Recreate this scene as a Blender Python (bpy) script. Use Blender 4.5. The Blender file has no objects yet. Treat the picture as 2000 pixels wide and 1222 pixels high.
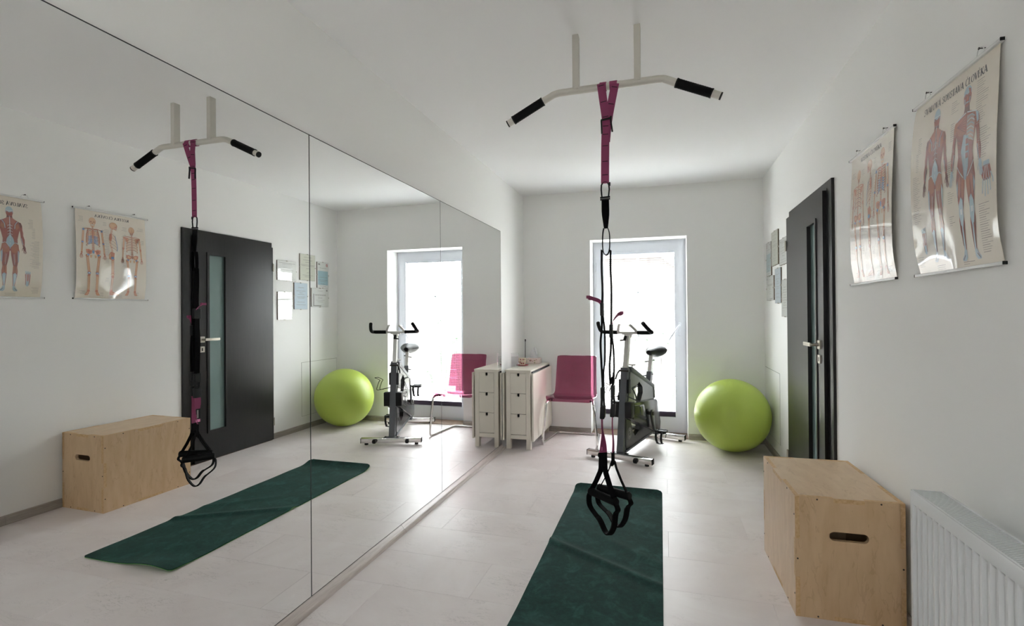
import bpy, bmesh, math, random
from mathutils import Vector, Matrix
from mathutils.geometry import tessellate_polygon
random.seed(7)
SC = bpy.context.scene
COL = SC.collection
R_ = math.radians

# ------------------------------------------------------------------ camera, world, light, exposure
def look(right, up, fwd, loc):
    m = Matrix((right, up, [-c for c in fwd])).transposed().to_4x4()
    m.translation = loc
    return m
cam_d = bpy.data.cameras.new('camera')
cam = bpy.data.objects.new('camera', cam_d)
COL.objects.link(cam)
cam_d.sensor_fit = 'HORIZONTAL'
cam_d.sensor_width = 36.0
cam_d.lens = 36.0 * 966.318 / 2000.0
cam_d.shift_x = -12.2 / 2000.0
cam_d.shift_y = -0.47 / 2000.0
cam_d.clip_start = 0.02
cam.matrix_world = look((0.95900, 0.28330, -0.00784), (0.00889, -0.00243, 0.99996),
                        (-0.28326, 0.95903, 0.00485), (0, 0, 1.262))
SC.camera = cam

SKY = 42.0
world = bpy.data.worlds.new('overcast_sky')
SC.world = world
world.use_nodes = True
bg = world.node_tree.nodes['Background']
bg.inputs[0].default_value = (0.965, 0.975, 1.0, 1)
wt = world.node_tree                                             # standard overcast sky: zenith three times the horizon
w_tc = wt.nodes.new('ShaderNodeTexCoord'); w_sp = wt.nodes.new('ShaderNodeSeparateXYZ')
w_mx = wt.nodes.new('ShaderNodeMath'); w_mx.operation = 'MAXIMUM'; w_mx.inputs[1].default_value = 0.0
w_ma = wt.nodes.new('ShaderNodeMath'); w_ma.operation = 'MULTIPLY_ADD'
w_ma.inputs[1].default_value = SKY * 2 / 3; w_ma.inputs[2].default_value = SKY / 3
wt.links.new(w_tc.outputs['Generated'], w_sp.inputs[0]); wt.links.new(w_sp.outputs[2], w_mx.inputs[0])
wt.links.new(w_mx.outputs[0], w_ma.inputs[0]); wt.links.new(w_ma.outputs[0], bg.inputs[1])

port_d = bpy.data.lights.new('window_portal', 'AREA')
port_d.shape = 'RECTANGLE'; port_d.size = 0.78; port_d.size_y = 1.82
port_d.cycles.is_portal = True
port = bpy.data.objects.new('window_portal', port_d)
COL.objects.link(port)
port.location = (-0.262, 5.60, 1.06); port.rotation_euler = (R_(-90), 0, 0)

port2_d = bpy.data.lights.new('fill_window_portal', 'AREA')  # portal of the added rear window that supplies fill daylight
port2_d.shape = 'RECTANGLE'; port2_d.size = 0.5; port2_d.size_y = 0.6
port2_d.cycles.is_portal = True
port2 = bpy.data.objects.new('fill_window_portal', port2_d)
COL.objects.link(port2)
port2.location = (-0.3, -1.56, 1.7); port2.rotation_euler = (R_(90), 0, 0)

SC.view_settings.view_transform = 'Standard'
SC.view_settings.look = 'None'
SC.view_settings.exposure = 0.5
SC.view_settings.gamma = 1.0
SC.view_settings.use_curve_mapping = False
cy = SC.cycles
cy.use_denoising = True
cy.max_bounces = 11; cy.diffuse_bounces = 7; cy.glossy_bounces = 5
cy.use_adaptive_sampling = True; cy.adaptive_threshold = 0.015
cy.transmission_bounces = 8; cy.transparent_max_bounces = 18
cy.caustics_reflective = True; cy.caustics_refractive = False
cy.sample_clamp_indirect = 30.0

# ------------------------------------------------------------------ helpers
def lin(c):
    c = c / 255.0
    return c / 12.92 if c <= 0.04045 else ((c + 0.055) / 1.055) ** 2.4
def S(r, g, b):
    return (lin(r), lin(g), lin(b))

MATS = {}
class NT:
    def __init__(s, name):
        s.m = bpy.data.materials.new(name); s.m.use_nodes = True
        s.t = s.m.node_tree; s.n = s.t.nodes; s.b = s.n['Principled BSDF']; s.out = s.n['Material Output']
        MATS[name] = s.m
    def add(s, kind, **kw):
        nd = s.n.new(kind)
        for k, v in kw.items():
            if k.startswith('i_'):
                nd.inputs[k[2:].replace('_', ' ')].default_value = v
            else:
                setattr(nd, k, v)
        return nd
    def ln(s, a, b):
        s.t.links.new(a, b)
    def coords(s, scale=(1, 1, 1), rot=(0, 0, 0), kind='Object'):
        tc = s.add('ShaderNodeTexCoord'); mp = s.add('ShaderNodeMapping')
        mp.inputs['Scale'].default_value = scale; mp.inputs['Rotation'].default_value = rot
        s.ln(tc.outputs[kind], mp.inputs[0])
        return mp.outputs[0]
    def noise(s, vec, scale, detail=3, rough=.5, dist=0.):
        nd = s.add('ShaderNodeTexNoise'); nd.inputs['Scale'].default_value = scale
        nd.inputs['Detail'].default_value = detail; nd.inputs['Roughness'].default_value = rough
        nd.inputs['Distortion'].default_value = dist
        s.ln(vec, nd.inputs['Vector']); return nd.outputs['Fac']
    def ramp(s, fac, stops):
        r = s.add('ShaderNodeValToRGB'); e = r.color_ramp.elements
        while len(e) < len(stops): e.new(.5)
        for i, (p, c) in enumerate(stops):
            e[i].position = p; e[i].color = (*c, 1) if len(c) == 3 else c
        s.ln(fac, r.inputs[0]); return r.outputs[0]
    def mix(s, fac, a, b, mode='MIX'):
        m = s.add('ShaderNodeMix', data_type='RGBA', blend_type=mode)
        for sock, v in ((m.inputs[0], fac), (m.inputs[6], a), (m.inputs[7], b)):
            if isinstance(v, (int, float)): sock.default_value = v
            elif isinstance(v, tuple): sock.default_value = (*v, 1)
            else: s.ln(v, sock)
        return m.outputs[2]
    def bump(s, h, strength, dist=.002):
        bn = s.add('ShaderNodeBump'); bn.inputs['Strength'].default_value = strength
        bn.inputs['Distance'].default_value = dist
        s.ln(h, bn.inputs['Height']); s.ln(bn.outputs[0], s.b.inputs['Normal'])
    def base(s, c):
        if isinstance(c, tuple): s.b.inputs['Base Color'].default_value = (*c, 1)
        else: s.ln(c, s.b.inputs['Base Color'])

def pm(name, col, rough=.5, metal=0., spec=.5, coat=0., bump=None, var=None, trans=None):
    k = NT(name)
    k.b.inputs['Roughness'].default_value = rough
    k.b.inputs['Metallic'].default_value = metal
    k.b.inputs['Specular IOR Level'].default_value = spec
    k.b.inputs['Coat Weight'].default_value = coat
    k.b.inputs['Coat Roughness'].default_value = .05
    if var:
        f = k.noise(k.coords(), var[0], 4)
        lo = tuple(c * (1 - var[1]) for c in col); hi = tuple(min(1, c * (1 + var[1])) for c in col)
        k.base(k.ramp(f, [(.3, lo), (.7, hi)]))
    else:
        k.base(col)
    if bump:
        k.bump(k.noise(k.coords(), bump[0], 4), bump[1], bump[2] if len(bump) > 2 else .002)
    return k.m

def see_through(name, tint, gloss=.06, rough=.03, haze=0., hazecol=(1, 1, 1)):
    """thin clear plastic / glass: tinted straight-through light, a fresnel gloss, a little scatter"""
    k = NT(name); k.n.remove(k.b)
    tr = k.add('ShaderNodeBsdfTransparent'); tr.inputs[0].default_value = (*tint, 1)
    gl = k.add('ShaderNodeBsdfGlossy'); gl.inputs['Roughness'].default_value = rough
    lw = k.add('ShaderNodeLayerWeight'); lw.inputs[0].default_value = .5
    pw = k.add('ShaderNodeMath', operation='POWER'); pw.inputs[1].default_value = 5.; k.ln(lw.outputs['Facing'], pw.inputs[0])
    fr = k.add('ShaderNodeMath', operation='MULTIPLY_ADD'); fr.inputs[1].default_value = .96; fr.inputs[2].default_value = .04; k.ln(pw.outputs[0], fr.inputs[0])
    last = tr.outputs[0]
    if haze:
        df = k.add('ShaderNodeBsdfDiffuse'); df.inputs[0].default_value = (*hazecol, 1)
        mh = k.add('ShaderNodeMixShader'); mh.inputs[0].default_value = haze
        k.ln(last, mh.inputs[1]); k.ln(df.outputs[0], mh.inputs[2]); last = mh.outputs[0]
    mx = k.add('ShaderNodeMixShader'); k.ln(fr.outputs[0], mx.inputs[0])
    k.ln(last, mx.inputs[1]); k.ln(gl.outputs[0], mx.inputs[2])
    k.ln(mx.outputs[0], k.out.inputs[0])
    return k.m

class MB:
    """collects geometry for one mesh"""
    def __init__(s): s.v = []; s.f = []; s.c = []
    def add(s, vs, fs, col=None):
        o = len(s.v); s.v += [tuple(x) for x in vs]; s.f += [tuple(i + o for i in f) for f in fs]
        s.c += [col] * len(fs); return s
    def bm(s, b, mat=None):
        b.verts.index_update()
        vs = [(mat @ x.co if mat else x.co) for x in b.verts]
        s.add(vs, [[q.index for q in f.verts] for f in b.faces]); b.free(); return s
    def box(s, x0, x1, y0, y1, z0, z1, bev=0., seg=2, M=None):
        b = bmesh.new(); bmesh.ops.create_cube(b, size=1)
        for q in b.verts:
            q.co = Vector(((x0 + x1) / 2 + q.co.x * (x1 - x0), (y0 + y1) / 2 + q.co.y * (y1 - y0), (z0 + z1) / 2 + q.co.z * (z1 - z0)))
        if bev: bmesh.ops.bevel(b, geom=list(b.edges), offset=bev, segments=seg, profile=.5, affect='EDGES')
        return s.bm(b, M)
    def prism(s, poly, fn, t0, t1, bev=0., holes=()):
        """polygon (2D) with holes, extruded from t0 to t1; fn(a,b,t)->xyz"""
        b = bmesh.new()
        loops = [poly] + list(holes)
        if holes:
            es = []
            for lp in loops:
                vs = [b.verts.new((p[0], p[1], 0)) for p in lp]
                es += [b.edges.new((vs[i], vs[(i + 1) % len(vs)])) for i in range(len(vs))]
            bmesh.ops.triangle_fill(b, use_beauty=True, edges=es)
        else:
            b.faces.new([b.verts.new((p[0], p[1], 0)) for p in poly])
        fs = list(b.faces)
        r = bmesh.ops.extrude_face_region(b, geom=fs, use_keep_orig=True)
        for q in r['geom']:
            if isinstance(q, bmesh.types.BMVert): q.co.z = 1
        bmesh.ops.recalc_face_normals(b, faces=list(b.faces))
        if bev:
            sh = [e for e in b.edges if len(e.link_faces) == 2 and e.link_faces[0].normal.angle(e.link_faces[1].normal, 0) > .5]
            for q in b.verts: q.co.z *= abs(t1 - t0)
            bmesh.ops.bevel(b, geom=sh, offset=bev, segments=2, profile=.5, affect='EDGES')
            for q in b.verts: q.co.z /= abs(t1 - t0)
        for q in b.verts:
            q.co = Vector(fn(q.co.x, q.co.y, t0 + (t1 - t0) * q.co.z))
        bmesh.ops.recalc_face_normals(b, faces=list(b.faces))
        return s.bm(b)
    def sweep(s, path, prof, closed=False, up=(0, 0, 1), caps=True, scale=None):
        P = [Vector(p) for p in path]; n = len(P); k = len(prof)
        tang = []
        for i in range(n):
            a = P[i - 1] if (i > 0 or closed) else P[i]; c = P[(i + 1) % n] if (i < n - 1 or closed) else P[i]
            tang.append((c - a).normalized())
        u = Vector(up)
        if abs(u.dot(tang[0])) > .95: u = Vector((1, 0, 0)) if abs(tang[0].x) < .9 else Vector((0, 1, 0))
        nx = tang[0].cross(u).normalized(); rings = []
        for i in range(n):
            t = tang[i]; nx = (nx - t * nx.dot(t)).normalized(); ny = nx.cross(t)
            sc = scale[i] if scale else 1.
            rings.append([P[i] + nx * (a * sc) + ny * (b * sc) for a, b in prof])
        vs = [q for r in rings for q in r]; fs = []
        for i in range(n if closed else n - 1):
            j = (i + 1) % n
            for m in range(k):
                fs.append((i * k + m, i * k + (m + 1) % k, j * k + (m + 1) % k, j * k + m))
        if caps and not closed:
            fs.append(tuple(range(k))[::-1]); fs.append(tuple((n - 1) * k + m for m in range(k)))
        return s.add(vs, fs)
    def tube(s, path, r, n=10, closed=False, up=(0, 0, 1), scale=None):
        return s.sweep(path, [(r * math.cos(2 * math.pi * i / n), r * math.sin(2 * math.pi * i / n)) for i in range(n)], closed, up, True, scale)
    def cyl(s, a, b, r, n=16): return s.tube([a, b], r, n)
    def bar(s, a, b, w, d, up=(0, 0, 1)):
        return s.sweep([a, b], [(-w / 2, -d / 2), (w / 2, -d / 2), (w / 2, d / 2), (-w / 2, d / 2)], up=up)
    def ribbon(s, path, widths, dirs, th=.002):
        P = [Vector(p) for p in path]; n = len(P)
        vs = []; fs = []
        for i in range(n):
            t = (P[min(i + 1, n - 1)] - P[max(i - 1, 0)]).normalized()
            w = widths[i] if isinstance(widths, (list, tuple)) else widths
            d = Vector(dirs[i] if isinstance(dirs, list) else dirs); d = (d - t * d.dot(t)).normalized()
            nn = t.cross(d)
            for a, b in ((-1, -1), (1, -1), (1, 1), (-1, 1)):
                vs.append(P[i] + d * (a * w / 2) + nn * (b * th / 2))
        for i in range(n - 1):
            for m in range(4):
                fs.append((i * 4 + m, i * 4 + (m + 1) % 4, i * 4 + 4 + (m + 1) % 4, i * 4 + 4 + m))
        fs.append((3, 2, 1, 0)); fs.append(tuple(4 * (n - 1) + m for m in range(4)))
        return s.add(vs, fs)
    def lathe(s, prof, n=24, c=(0, 0, 0), M=None):
        vs = []; fs = []; k = len(prof); c = Vector(c)
        for i in range(n):
            a = 2 * math.pi * i / n
            for r, z in prof:
                q = Vector((r * math.cos(a), r * math.sin(a), z))
                vs.append((M @ q if M else q) + c)
        for i in range(n):
            j = (i + 1) % n
            for m in range(k - 1):
                fs.append((i * k + m, j * k + m, j * k + m + 1, i * k + m + 1))
        return s.add(vs, fs)

MW = {}
def link(o):
    COL.objects.link(o); return o
def obj(name, mb, mat, parent=None, smooth=None, local=False, label=None):
    me = bpy.data.meshes.new(name)
    vs = mb.v
    if parent is not None and not local:
        inv = MW[parent.name].inverted(); vs = [inv @ Vector(q) for q in vs]
    me.from_pydata([tuple(q) for q in vs], [], mb.f)
    b = bmesh.new(); b.from_mesh(me); bmesh.ops.remove_doubles(b, verts=b.verts, dist=1e-6)
    if not any(mb.c): bmesh.ops.recalc_face_normals(b, faces=b.faces)
    if any(mb.c): b.free(); 
    else: b.to_mesh(me); b.free()
    if any(mb.c):
        at = me.color_attributes.new('print', 'FLOAT_COLOR', 'CORNER')
        for p_, c_ in zip(me.polygons, mb.c):
            for li in p_.loop_indices: at.data[li].color = (*(c_ or (1, 1, 1)), 1)
    if smooth is not None:
        me.shade_smooth(); me.set_sharp_from_angle(angle=R_(smooth))
    if isinstance(mat, str): mat = MATS[mat]
    me.materials.append(mat)
    o = link(bpy.data.objects.new(name, me))
    if parent is not None:
        o.parent = parent; MW[o.name] = MW[parent.name]
    else:
        MW[o.name] = Matrix.Identity(4)
    if label: o['label'] = label
    return o
def tag(o, label, cat, group=None):
    o['label'] = label; o['category'] = cat
    if group: o['group'] = group
    return o
def thing(name, label, cat, loc=(0, 0, 0), rz=0., group=None):
    o = link(bpy.data.objects.new(name, None)); o.empty_display_size = .05
    o.location = loc; o.rotation_euler = (0, 0, rz)
    MW[o.name] = Matrix.Translation(loc) @ Matrix.Rotation(rz, 4, 'Z')
    return tag(o, label, cat, group)
def struct(o, label=None):
    o['kind'] = 'structure'
    if label: o['label'] = label
    return o
def share(src, parent, loc=(0, 0, 0), rot=(0, 0, 0), name=None):
    c = src.copy(); COL.objects.link(c); c.parent = parent; c.location = loc; c.rotation_euler = rot
    MW[c.name] = MW[parent.name] if parent else Matrix.Identity(4)
    return c
def arc(c, r, a0, a1, n, fn):
    return [fn(c[0] + r * math.cos(R_(a0 + (a1 - a0) * i / n)), c[1] + r * math.sin(R_(a0 + (a1 - a0) * i / n))) for i in range(n + 1)]
def smoothpath(pts, n=6):
    """Catmull-Rom through the points"""
    P = [Vector(p) for p in pts]; out = []
    for i in range(len(P) - 1):
        a = P[max(i - 1, 0)]; b = P[i]; c = P[i + 1]; d = P[min(i + 2, len(P) - 1)]
        for k in range(n):
            t = k / n
            out.append(.5 * ((2 * b) + (c - a) * t + (2 * a - 5 * b + 4 * c - d) * t * t + (3 * b - a - 3 * c + d) * t ** 3))
    out.append(P[-1]); return out
def roundrect(x0, x1, y0, y1, r, n=5):
    o = []
    for cx, cy_, a in ((x1 - r, y1 - r, 0), (x0 + r, y1 - r, 90), (x0 + r, y0 + r, 180), (x1 - r, y0 + r, 270)):
        for i in range(n + 1):
            o.append((cx + r * math.cos(R_(a + 90 * i / n)), cy_ + r * math.sin(R_(a + 90 * i / n))))
    return o

# ------------------------------------------------------------------ materials
pm('wall_paint', S(243, 243, 241), .75, spec=.25, bump=(220, .12, .001))
pm('ceiling_paint', S(245, 245, 245), .8, spec=.2, bump=(90, .08, .001))
pm('white_lacquer', S(233, 227, 214), .32)
pm('upvc', S(222, 225, 232), .3)
pm('radiator_enamel', S(226, 228, 229), .22)
pm('white_steel', S(208, 204, 195), .35)
pm('black_grip', S(7, 7, 8), .7, spec=.2, bump=(900, .3, .001))
pm('black_plastic', S(10, 10, 11), .55, spec=.35)
pm('black_web', S(6, 6, 8), .85, spec=.12, bump=(1500, .3, .0005))
pm('rubber', S(24, 22, 21), .7)
pm('chrome', S(225, 223, 220), .12, metal=1)
pm('satin_steel', S(190, 184, 174), .32, metal=1)
pm('silver_tube', S(205, 204, 200), .35, metal=.8)
pm('bike_grey', S(84, 87, 92), .42, spec=.5)
pm('bike_panel', S(52, 54, 55), .22, spec=.6)
pm('bike_panel_dark', S(34, 34, 36), .3)
pm('pink_web', S(142, 66, 100), .7, spec=.25, bump=(1500, .3, .0005))
pm('light_pink', S(235, 150, 190), .7)
pm('stitch', S(25, 12, 20), .8)
pm('grey_print', S(140, 140, 142), .4)
pm('poster_rail', S(224, 224, 222), .25)
pm('seam_and_shade', S(70, 70, 70), .8)  # floor seams, plus painted shade in the radiator and table gaps
pm('mirror_edge', S(52, 56, 56), .35)
pm('screw_steel', S(70, 66, 62), .45, metal=.8)
pm('paper_white', S(236, 236, 234), .6)
pm('hardboard', S(118, 104, 88), .8)
pm('slat_paint', S(215, 217, 220), .45)
pm('plum_rail', S(58, 46, 66), .5)
pm('threshold_wood', S(134, 112, 96), .6, var=(30, .2))
pm('terrace', S(176, 172, 166), .9)
pm('render_wall', S(86, 82, 80), .9)
pm('roof_tile', S(78, 73, 71), .9)
pm('fence_wood', S(82, 78, 74), .8, var=(14, .2))
pm('leaf_green', S(60, 84, 58), .6)
pm('cup_glaze', S(226, 212, 190), .25)
pm('cup_red', S(150, 40, 50), .4)
pm('cup_green', S(120, 140, 70), .4)
pm('tissue_card', S(224, 206, 202), .6)
pm('tissue', S(235, 235, 236), .9)
pm('ink', S(40, 38, 40), .7)
pm('ink_grey', S(150, 146, 142), .8)
pm('ink_red', S(196, 60, 70), .6)
pm('ink_blue', S(165, 200, 212), .6)
pm('paper_blue', S(203, 217, 230), .6)
pm('paper_cream', S(222, 222, 208), .6)
see_through('pane_glass', (.96, .98, .97))
see_through('clip_glass', (.985, .99, .985), rough=.02)
see_through('pink_shell', S(216, 164, 186), rough=.06, haze=.05, hazecol=S(140, 60, 85))
see_through('frame_hole_glass', (.8, .85, .75))
see_through('clear_tumbler', (.95, .96, .96), rough=.01)
see_through('water', (.94, .95, .95), rough=.01)

k = NT('mirror_silver'); k.base((.925, .93, .925)); k.b.inputs['Metallic'].default_value = 1
k.b.inputs['Roughness'].default_value = 0.0
k = NT('frosted_pane'); k.base(S(120, 142, 140)); k.b.inputs['Roughness'].default_value = .28

k = NT('floor_vinyl')                                            # pale stone-look boards with fine hair veins
vec = k.coords((1, 1, 1))
oi = k.add('ShaderNodeObjectInfo')
vm = k.add('ShaderNodeVectorMath', operation='ADD'); sc_ = k.add('ShaderNodeVectorMath', operation='SCALE')
cmb = k.add('ShaderNodeCombineXYZ')
for i in range(3): k.ln(oi.outputs['Random'], cmb.inputs[i])
k.ln(cmb.outputs[0], sc_.inputs[0]); sc_.inputs['Scale'].default_value = 19.
k.ln(vec, vm.inputs[0]); k.ln(sc_.outputs[0], vm.inputs[1]); V = vm.outputs[0]
big = k.noise(V, 2.4, 5, .6, .6)
colr = k.ramp(big, [(.25, S(215, 205, 203)), (.5, S(223, 214, 212)), (.8, S(231, 225, 224))])
st = k.add('ShaderNodeMapping'); st.inputs['Scale'].default_value = (3, 11, 3); k.ln(V, st.inputs[0])
vein = k.noise(st.outputs[0], 2.2, 7, .62, 1.6)
vr = k.ramp(vein, [(.485, (0, 0, 0)), (.5, (1, 1, 1)), (.515, (0, 0, 0))])
msk = k.ramp(k.noise(V, 4.5, 2), [(.5, (0, 0, 0)), (.68, (1, 1, 1))])
vf = k.mix(1.0, vr, msk, 'MULTIPLY')
vf2 = k.mix(1.0, vf, (.6, .6, .6), 'MULTIPLY')
k.base(k.mix(vf2, colr, S(150, 142, 138)))
k.b.inputs['Roughness'].default_value = .40
k.b.inputs['Specular IOR Level'].default_value = .42
k.bump(k.noise(st.outputs[0], 9, 6, .7), .22, .0012)

k = NT('skirting_wood')
f = k.noise(k.coords((6, 2, 40)), 3, 5, .6, .5)
k.base(k.ramp(f, [(.3, S(150, 142, 134)), (.7, S(178, 170, 162))])); k.b.inputs['Roughness'].default_value = .4

k = NT('skirting_pale')
f = k.noise(k.coords((6, 2, 40)), 3, 5, .6, .5)
k.base(k.ramp(f, [(.3, S(178, 166, 160)), (.7, S(204, 194, 188))])); k.b.inputs['Roughness'].default_value = .3

def plywood(name, scale, light, dark):
    k = NT(name)
    v = k.coords(scale)
    f = k.noise(v, 1.6, 6, .55, .35)
    rings = k.add('ShaderNodeMath', operation='SINE'); mu = k.add('ShaderNodeMath', operation='MULTIPLY')
    mu.inputs[1].default_value = 60; k.ln(f, mu.inputs[0]); k.ln(mu.outputs[0], rings.inputs[0])
    edge = k.ramp(rings.outputs[0], [(.86, (0, 0, 0)), (.97, (1, 1, 1))])
    e2 = k.mix(1.0, edge, k.ramp(k.noise(v, 4, 2), [(.42, (0, 0, 0)), (.6, (.3, .3, .3))]), 'MULTIPLY')
    c = k.ramp(k.noise(v, 5, 5), [(.3, dark), (.7, light)])
    k.base(k.mix(e2, c, S(165, 130, 96))); k.b.inputs['Roughness'].default_value = .38
    k.b.inputs['Specular IOR Level'].default_value = .5
plywood('ply_upright', (5, 5, 1.3), S(214, 184, 148), S(202, 170, 132))
plywood('ply_flat', (5, 2.0, 5), S(214, 188, 156), S(204, 176, 142))
k = NT('ply_core')
f = k.noise(k.coords((2, 2, 2)), 40, 3)
k.base(k.ramp(f, [(.3, S(194, 156, 110)), (.7, S(216, 184, 142))])); k.b.inputs['Roughness'].default_value = .6

k = NT('wenge')
f = k.noise(k.coords((40, 40, 1.6)), 3, 6, .6, .4)
k.base(k.ramp(f, [(.35, S(13, 11, 12)), (.7, S(27, 23, 23))])); k.b.inputs['Roughness'].default_value = .34
k.bump(f, .25, .0006)
pm('wenge_dark', S(26, 23, 24), .35)

k = NT('mat_suede')                                              # dark green microfibre, mottled
v = k.coords((1, 1, 1))
f = k.noise(v, 9, 8, .68, .8)
f2 = k.noise(v, 60, 5, .7)
c = k.ramp(f, [(.3, S(8, 38, 34)), (.52, S(13, 52, 47)), (.72, S(42, 90, 82))])
k.base(k.mix(.3, c, k.ramp(f2, [(.4, S(8, 34, 30)), (.62, S(28, 68, 61))])))
k.b.inputs['Roughness'].default_value = .85; k.b.inputs['Specular IOR Level'].default_value = .2
k.b.inputs['Sheen Weight'].default_value = .35; k.b.inputs['Sheen Roughness'].default_value = .4
k.b.inputs['Sheen Tint'].default_value = (*S(120, 160, 150), 1)
k.bump(f2, .35, .001)
pm('mat_base', S(110, 176, 84), .8)

k = NT('ball_vinyl')                                             # fine moulded rings around the pole
tc = k.add('ShaderNodeTexCoord'); sp = k.add('ShaderNodeSeparateXYZ'); k.ln(tc.outputs['Object'], sp.inputs[0])
mt = k.add('ShaderNodeMath', operation='DIVIDE'); mt.inputs[1].default_value = .3285; k.ln(sp.outputs[2], mt.inputs[0])
ac = k.add('ShaderNodeMath', operation='ARCCOSINE'); ac.use_clamp = False; k.ln(mt.outputs[0], ac.inputs[0])
mu = k.add('ShaderNodeMath', operation='MULTIPLY'); mu.inputs[1].default_value = 190.; k.ln(ac.outputs[0], mu.inputs[0])
si = k.add('ShaderNodeMath', operation='SINE'); k.ln(mu.outputs[0], si.inputs[0])
k.base(S(178, 200, 84)); k.b.inputs['Roughness'].default_value = .36
k.b.inputs['Subsurface Weight'].default_value = .0
k.bump(si.outputs[0], .18, .0012)

k = NT('poster_sheet'); k.base(S(226, 216, 200)); k.b.inputs['Roughness'].default_value = .45
k.b.inputs['Coat Weight'].default_value = 1.; k.b.inputs['Coat Roughness'].default_value = .03; k.b.inputs['Coat IOR'].default_value = 1.9
k = NT('printed_ink')
at = k.add('ShaderNodeAttribute'); at.attribute_name = 'print'
k.base(at.outputs['Color']); k.b.inputs['Roughness'].default_value = .45
k.b.inputs['Coat Weight'].default_value = 1.; k.b.inputs['Coat Roughness'].default_value = .03; k.b.inputs['Coat IOR'].default_value = 1.9

# ------------------------------------------------------------------ room shell
XL, XR, YB, YR, ZC = -1.491, .928, 5.262, -1.45, 2.573
XM = -1.486
m = MB(); m.box(XL - .15, XR + .15, YR - .15, YB + .36, -.16, -.004)
floor = struct(obj('floor', m, 'seam_and_shade'), 'pale stone-look vinyl floor of broad boards')
PW = .316
y0 = 2.374 - PW * 12
row = 0
while y0 < YB:
    ya, yb = max(y0, YR), min(y0 + PW, YB)
    if yb - ya > .02:
        xs = [XL]; off = [-1.28, -.85, -.42][(row + 2) % 3] if row != 10 else -1.28
        x = off
        while x < XR: xs.append(x); x += 1.29
        xs.append(XR)
        for a, b in zip(xs[:-1], xs[1:]):
            m = MB(); m.box(a + .0003, b - .0003, ya + .0003, yb - .0003, -.006, 0, .0006, 1)
            obj('floor_board', m, 'floor_vinyl', floor)
    y0 += PW; row += 1
m = MB(); m.box(-.754, .221, YB + .0002, 5.50, -.006, .006, .001)
obj('window_threshold', m, 'threshold_wood', floor)

m = MB(); m.box(XL - .15, XR + .15, YR - .15, YB + .36, ZC, ZC + .15)
struct(obj('ceiling', m, 'ceiling_paint'), 'plain white plastered ceiling')
m = MB(); m.box(XL - .15, XL, YR, YB, 0, ZC)
struct(obj('wall_left', m, 'wall_paint'), 'white wall carrying the mirrors')
m = MB()
m.prism([(YR, 0), (3.215, 0), (3.215, 2.0), (4.165, 2.0), (4.165, 0), (YB, 0), (YB, ZC), (YR, ZC)], lambda a, b, t: (t, a, b), XR, XR + .15)
struct(obj('wall_right', m, 'wall_paint'), 'white wall with the dark door and posters')
m = MB()
m.prism([(XL - .15, 0), (-.754, 0), (-.754, 2.052), (.221, 2.052), (.221, 0), (XR + .15, 0), (XR + .15, ZC), (XL - .15, ZC)], lambda a, b, t: (a, t, b), YB, YB + .36)
struct(obj('wall_back', m, 'wall_paint'), 'white wall around the glazed balcony door')
m = MB()
m.prism([(XL - .15, 0), (XR + .15, 0), (XR + .15, ZC), (XL - .15, ZC)], lambda a, b, t: (a, t, b), YR - .15, YR,
        holes=[[(-.55, 1.4), (-.55, 2.0), (-.05, 2.0), (-.05, 1.4)]])  # opening for the added fill-light window
struct(obj('wall_rear', m, 'wall_paint'), 'white wall behind the viewer with an added window for fill light')

def skirt(name, path_fn, segs, label):
    prof = [(0, 0), (.016, 0), (.016, .040), (.012, .050), (.004, .056), (0, .056)]
    root = None
    for a, b in segs:
        m = MB(); vs = [path_fn(a, d, z) for d, z in prof] + [path_fn(b, d, z) for d, z in prof]; n = len(prof)
        m.add(vs, [(i, (i + 1) % n, n + (i + 1) % n, n + i) for i in range(n)] + [tuple(range(n)), tuple(range(n, 2 * n))])
        if root is None:
            root = struct(obj(name, m, 'skirting_wood'), label)
        else:
            obj('skirting_length', m, 'skirting_wood', root)
skirt('baseboard_back', lambda a, d, z: (a, YB - d, z), [(XL + .02, -.756), (.223, XR)], 'grey wood-look skirting below the window wall')
skirt('baseboard_right', lambda a, d, z: (XR - d, a, z), [(YR, .62), (.622, 2.02), (2.022, 3.186), (4.182, YB - .017)], 'grey wood-look skirting along the door wall')
# skirting under the mirrors: two ledges with a hollow between
prof = [(0, 0), (.038, 0), (.038, .010), (.034, .017), (.029, .019), (.024, .021), (.018, .029), (.012, .037), (.007, .042), (0, .043)]
n = len(prof); root = None
for a, b in [(YR, .16), (.162, 2.58), (2.582, 4.455)]:
    m = MB(); vs = [(XL + d, a, z) for d, z in prof] + [(XL + d, b, z) for d, z in prof]
    m.add(vs, [(i, (i + 1) % n, n + (i + 1) % n, n + i) for i in range(n)] + [tuple(range(n)), tuple(range(n, 2 * n))])
    if root is None: root = struct(obj('baseboard_left', m, 'skirting_pale', smooth=35), 'grey wood-look skirting under the mirrors')
    else: obj('skirting_length', m, 'skirting_pale', root, smooth=35)

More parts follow.
